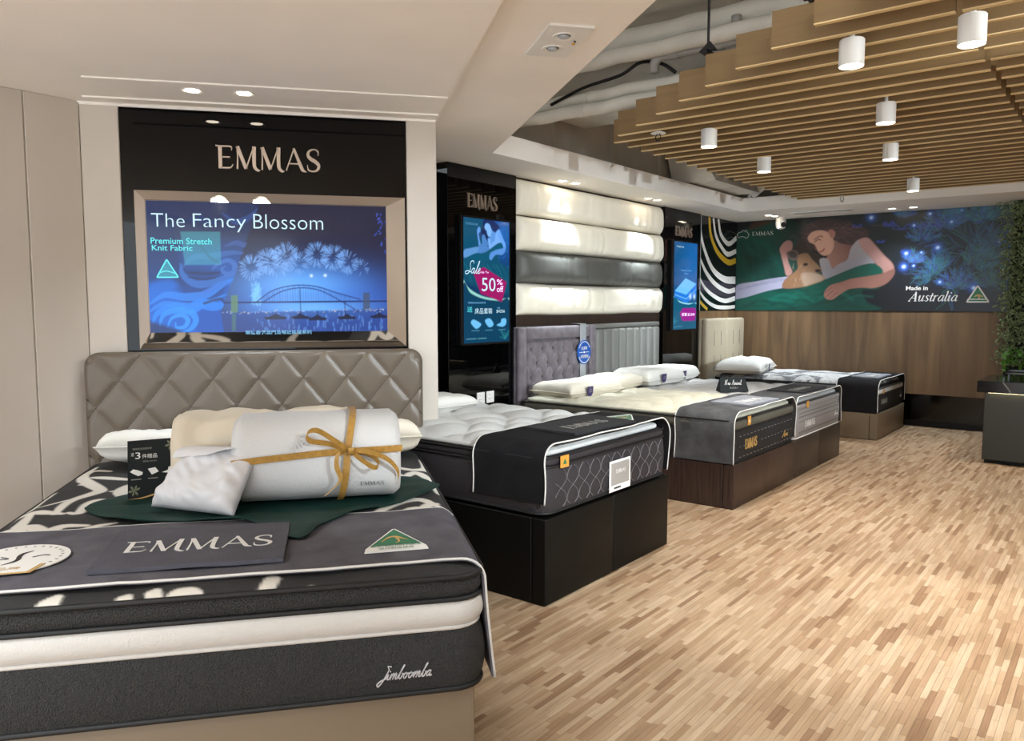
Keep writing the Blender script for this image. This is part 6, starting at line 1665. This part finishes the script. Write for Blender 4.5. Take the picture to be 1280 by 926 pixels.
# silver strap with blue disc
t = thing('hanging_sign', 'round blue sign on a silver strip hung over the tufted headboard', 'sign', FM, (6.265, .125, .78))
make('strip', rbox(6.215, 6.315, .119, .123, .70, 1.262, .001, 1), M['silver'], parent=t, F=FM)
make('strip_hook', box(6.215, 6.315, .02, .123, 1.258, 1.262), M['silver'], parent=t, F=FM)
dc = make('disc', vprism([(6.274 + .115 * math.cos(a), .99 + .115 * math.sin(a)) for a in np.linspace(0, 2 * math.pi, 33)[:-1]], .125, .130), M['blue_disc'], parent=t, F=FM)
f = lambda x, z: (x, .1315, z)
make('ring', strokes_geo([([(6.274 + .1 * math.cos(a), .99 + .1 * math.sin(a)) for a in np.linspace(a0, a0 + 2.3, 12)], .007, 0) for a0 in (.42, 3.56)], f, (0, -.001, 0)), M['ink_white'], parent=dc, F=FM)
make('rule', strokes_geo([([(6.19, .99), (6.25, .99)], .005, 0), ([(6.295, .99), (6.355, .99)], .005, 0), ([(6.26, .99), (6.285, .99)], .014, 0)], f, (0, -.001, 0)), M['ink_white'], parent=dc, F=FM)
make('sign_text', text_geo('免運費', f, 6.222, 6.322, 1.012, 1.045), M['ink_white'], parent=dc, F=FM)
make('sign_text', text_geo('試瞓體驗', f, 6.208, 6.345, .935, .968), M['ink_white'], parent=dc, F=FM)

# --- far bed
bed_base(FM, 'taupe leather bed base of the farthest bed', 8.885, 10.10, .2, 2.13, .285, M['base_taupe'])
def far_col(P):
    X, U = P[..., 0], P[..., 1]
    v = np.array([noise.noise((x * 5 + 1.5 * noise.noise((u * 4, x * 3, 0)), u * 6, 2)) for x, u in zip(X.ravel(), U.ravel())])
    w = np.array([noise.noise((x * 14, u * 22 + 3 * noise.noise((x * 4, u * 4, 5)), 7)) for x, u in zip(X.ravel(), U.ravel())])
    a, b, c_ = np.array(lin((196, 194, 192))), np.array(lin((104, 104, 106))), np.array(lin((150, 150, 152)))
    m_ = np.where((v > .05)[:, None], b, a)
    return np.where((np.abs(w) < .06)[:, None], c_, m_)
mc = mattress(FM, 'black sided mattress with grey scroll patterned top on the farthest bed', 8.89, 10.10, .24, 2.11,
              [('border', .295, .475, .010, .0, M['border_black']), ('white_border', .480, .535, .010, .0, M['knit_white']), ('top_edge', .540, .575, .008, .03, M['border_black'])],
              [(.295, .006, M['piping_black'], .002), (.478, .005, M['piping_black'], .004), (.538, .006, M['piping_black'], .004)],
              (.570, .055, lambda X, U: .006 * np.sin(X * 16) * np.sin(U * 16), M['top_print'], 110, 150, .028, far_col), r=.06)
make('lettering', emmas(lambda x, z: (x, 2.1225, z), (0, -.004, 0), 9.05, 9.30, .37, .42), M['ink_grey'], parent=mc, F=FM)
og = make('origin_tag', rbox(9.10, 9.15, 2.121, 2.124, .475, .53, .002, 1), M['tag_orange'], parent=mc, F=FM)
make('script_name', pen('Ava', {**SCRIPT}, lambda x, z: (x, 2.1225, z), (0, -.004, 0), 9.88, 9.98, .37, .41, slant=.3), M['ink_grey'], parent=mc, F=FM)
runner(FM, 'charcoal plush throw with white piping over the end of the farthest bed', 8.89, 10.10, 1.70, 2.125, .622, .295, .32, M['throw_dark'], o=.014, r=.08, seed=41)
felt_mat(FM, 'grey felt mat with EMMAS lettering on the farthest bed', [(9.10, 2.06), (9.65, 2.08), (9.68, 1.80), (9.12, 1.78)], .6365, M['felt_light'], text=(.2, .8, .3, .55), seed=43, curl=.004)
pillow(FM, 'big plump white pillow with purple tag on the farthest bed', (9.28, .52, .672), .98, .56, .12, M['pillow'], rot=-10, tilt=0, tag=(-.15, 1), seed=47, wr=.014, flat=.45)
t = thing('headboard', 'tall cream leather headboard of the farthest bed in the corner', 'headboard', FM, (9.55, .08, 0))
make('board', rbox(8.965, 10.135, .016, .08, 0, 1.255, .02, 3), M['hb_cream'], parent=t, F=FM, smooth=True, auto=50)
for a, b in ((8.965, 9.552), (9.556, 10.135)):
    make('padded_half', rbox(a, b, .06, .155, .28, 1.265, .035, 5), M['hb_cream'], parent=t, F=FM, smooth=True, auto=60)
    for x_ in (a + (b - a) * .35, a + (b - a) * .7):
        for z_ in (1.02, .72):
            make('pinch_seam', tube([(x_, .155, z_ - .09), (x_, .1545, z_ + .09)], .003, 5), M['stitch'], parent=t, F=FM)

# --- wall sockets beside the black bed
for x_, lab in ((4.92, 'white wall socket plate on the black panel behind the black bed, right one'), (4.80, 'white wall socket plate on the black panel behind the black bed, left one')):
    t = thing('wall_socket', lab, 'socket', FM, (x_ + .05, .05, .63), 'sockets on the black panel')
    make('plate', rbox(x_, x_ + .095, .051, .062, .635, .73, .004, 2), M['white'], parent=t, F=FM)
    make('switch', rbox(x_ + .055, x_ + .078, .062, .067, .675, .712, .002, 1), M['white'], parent=t, F=FM)
    for dx, dz in ((.03, .70), (.022, .665), (.04, .665)):
        make('pin_hole', box(x_ + dx, x_ + dx + .006, .0618, .0624, dz, dz + .010), M['ink_black'], parent=t, F=FM)

# ================================================================ COUNTER AND GREEN WALL
t = thing('service_counter', 'dark olive service counter with black marble top at the right edge', 'counter', FW, (-.2, 8.55, 0))
make('body', rbox(-1.01, .9, 8.245, 8.9, .03, .642, .004, 1), M['counter_body'], parent=t)
make('plinth', box(-.99, .88, 8.26, 8.88, 0, .03), M['base_black'], parent=t)
make('worktop', rbox(-1.065, .95, 8.19, 8.95, .648, .752, .003, 1), M['counter_top'], parent=t)
make('led_strip', box(-.98, .88, 8.222, 8.238, .6445, .6478), M['led'], parent=t)
make('marble_vein', strokes_geo([([(-.87, .75), (-.83, .70), (-.80, .65)], [.006, .014, .01])], lambda x, z: (x, 8.1892, z), (0, .0008, 0)), M['vein'], parent=t)
t = thing('display_tray', 'raised black glass tray frame on the marble counter', 'tray', FW, (-.4, 8.65, .752))
for g in (rbox(-.90, -.88, 8.45, 8.85, .80, .822, .003, 1), rbox(-.90, .4, 8.45, 8.47, .80, .822, .003, 1), rbox(-.90, .4, 8.83, 8.85, .80, .822, .003, 1)):
    make('rim', g, M['blackgloss'], parent=t)
make('glass_sheet', box(-.88, .4, 8.47, 8.83, .805, .811), M['blackglass'], parent=t)
for x_ in (-.89, .38):
    for y_ in (8.46, 8.84):
        make('leg', box(x_ - .008, x_ + .008, y_ - .008, y_ + .008, .752, .80), M['blackgloss'], parent=t)

gw = thing('plant_wall', 'dense green boxwood plant wall at the right edge', 'plant wall', FW, (-.3, 9.7, .55))
make('backing', box(-1.02, .8, 9.78, 9.86, .62, 2.515), M['hedgeback'], parent=gw)
make('support_post', box(-.75, -.70, 9.78, 9.84, 0, .62), M['darksteel'], parent=gw)
make('support_post', box(.55, .60, 9.78, 9.84, 0, .62), M['darksteel'], parent=gw)
def leaves(n, fpos, smin, smax, seed):
    r = np.random.RandomState(seed)
    V, Fc = [], []
    for i in range(n):
        c_ = fpos(r)
        s_ = r.uniform(smin, smax)
        d = r.normal(size=3); d[1] -= .8; d /= np.linalg.norm(d)
        a = np.cross(d, r.normal(size=3)); a /= np.linalg.norm(a); b = np.cross(d, a)
        k_ = len(V)
        V += [c_ - a * s_, c_ - b * s_ * .5 + d * s_ * .15, c_ + a * s_, c_ + b * s_ * .5 + d * s_ * .15]
        Fc += [(k_, k_ + 1, k_ + 2), (k_, k_ + 2, k_ + 3)]
    return np.array(V), Fc
def hp(r):
    x = r.uniform(-1.10, .8)
    edge = -1.05 + .05 * math.sin(r.uniform(0, 6))
    z = r.uniform(.80, 2.50)
    if x < -1.02: x = x + .03 * r.normal()
    return np.array((x, 9.76 - abs(r.normal()) * .05 - .04 * (noise.noise((x * 6, z * 6, 2))), z))
make('foliage', leaves(16000, hp, .014, .026, 1), M['leaf'], parent=gw, kind='stuff')
make('trailing_leaves', leaves(900, lambda r: np.array((r.uniform(-1.05, .6), 9.70 - abs(r.normal()) * .05, r.uniform(.55, .98))), .022, .04, 2), M['ivy'], parent=gw, kind='stuff')
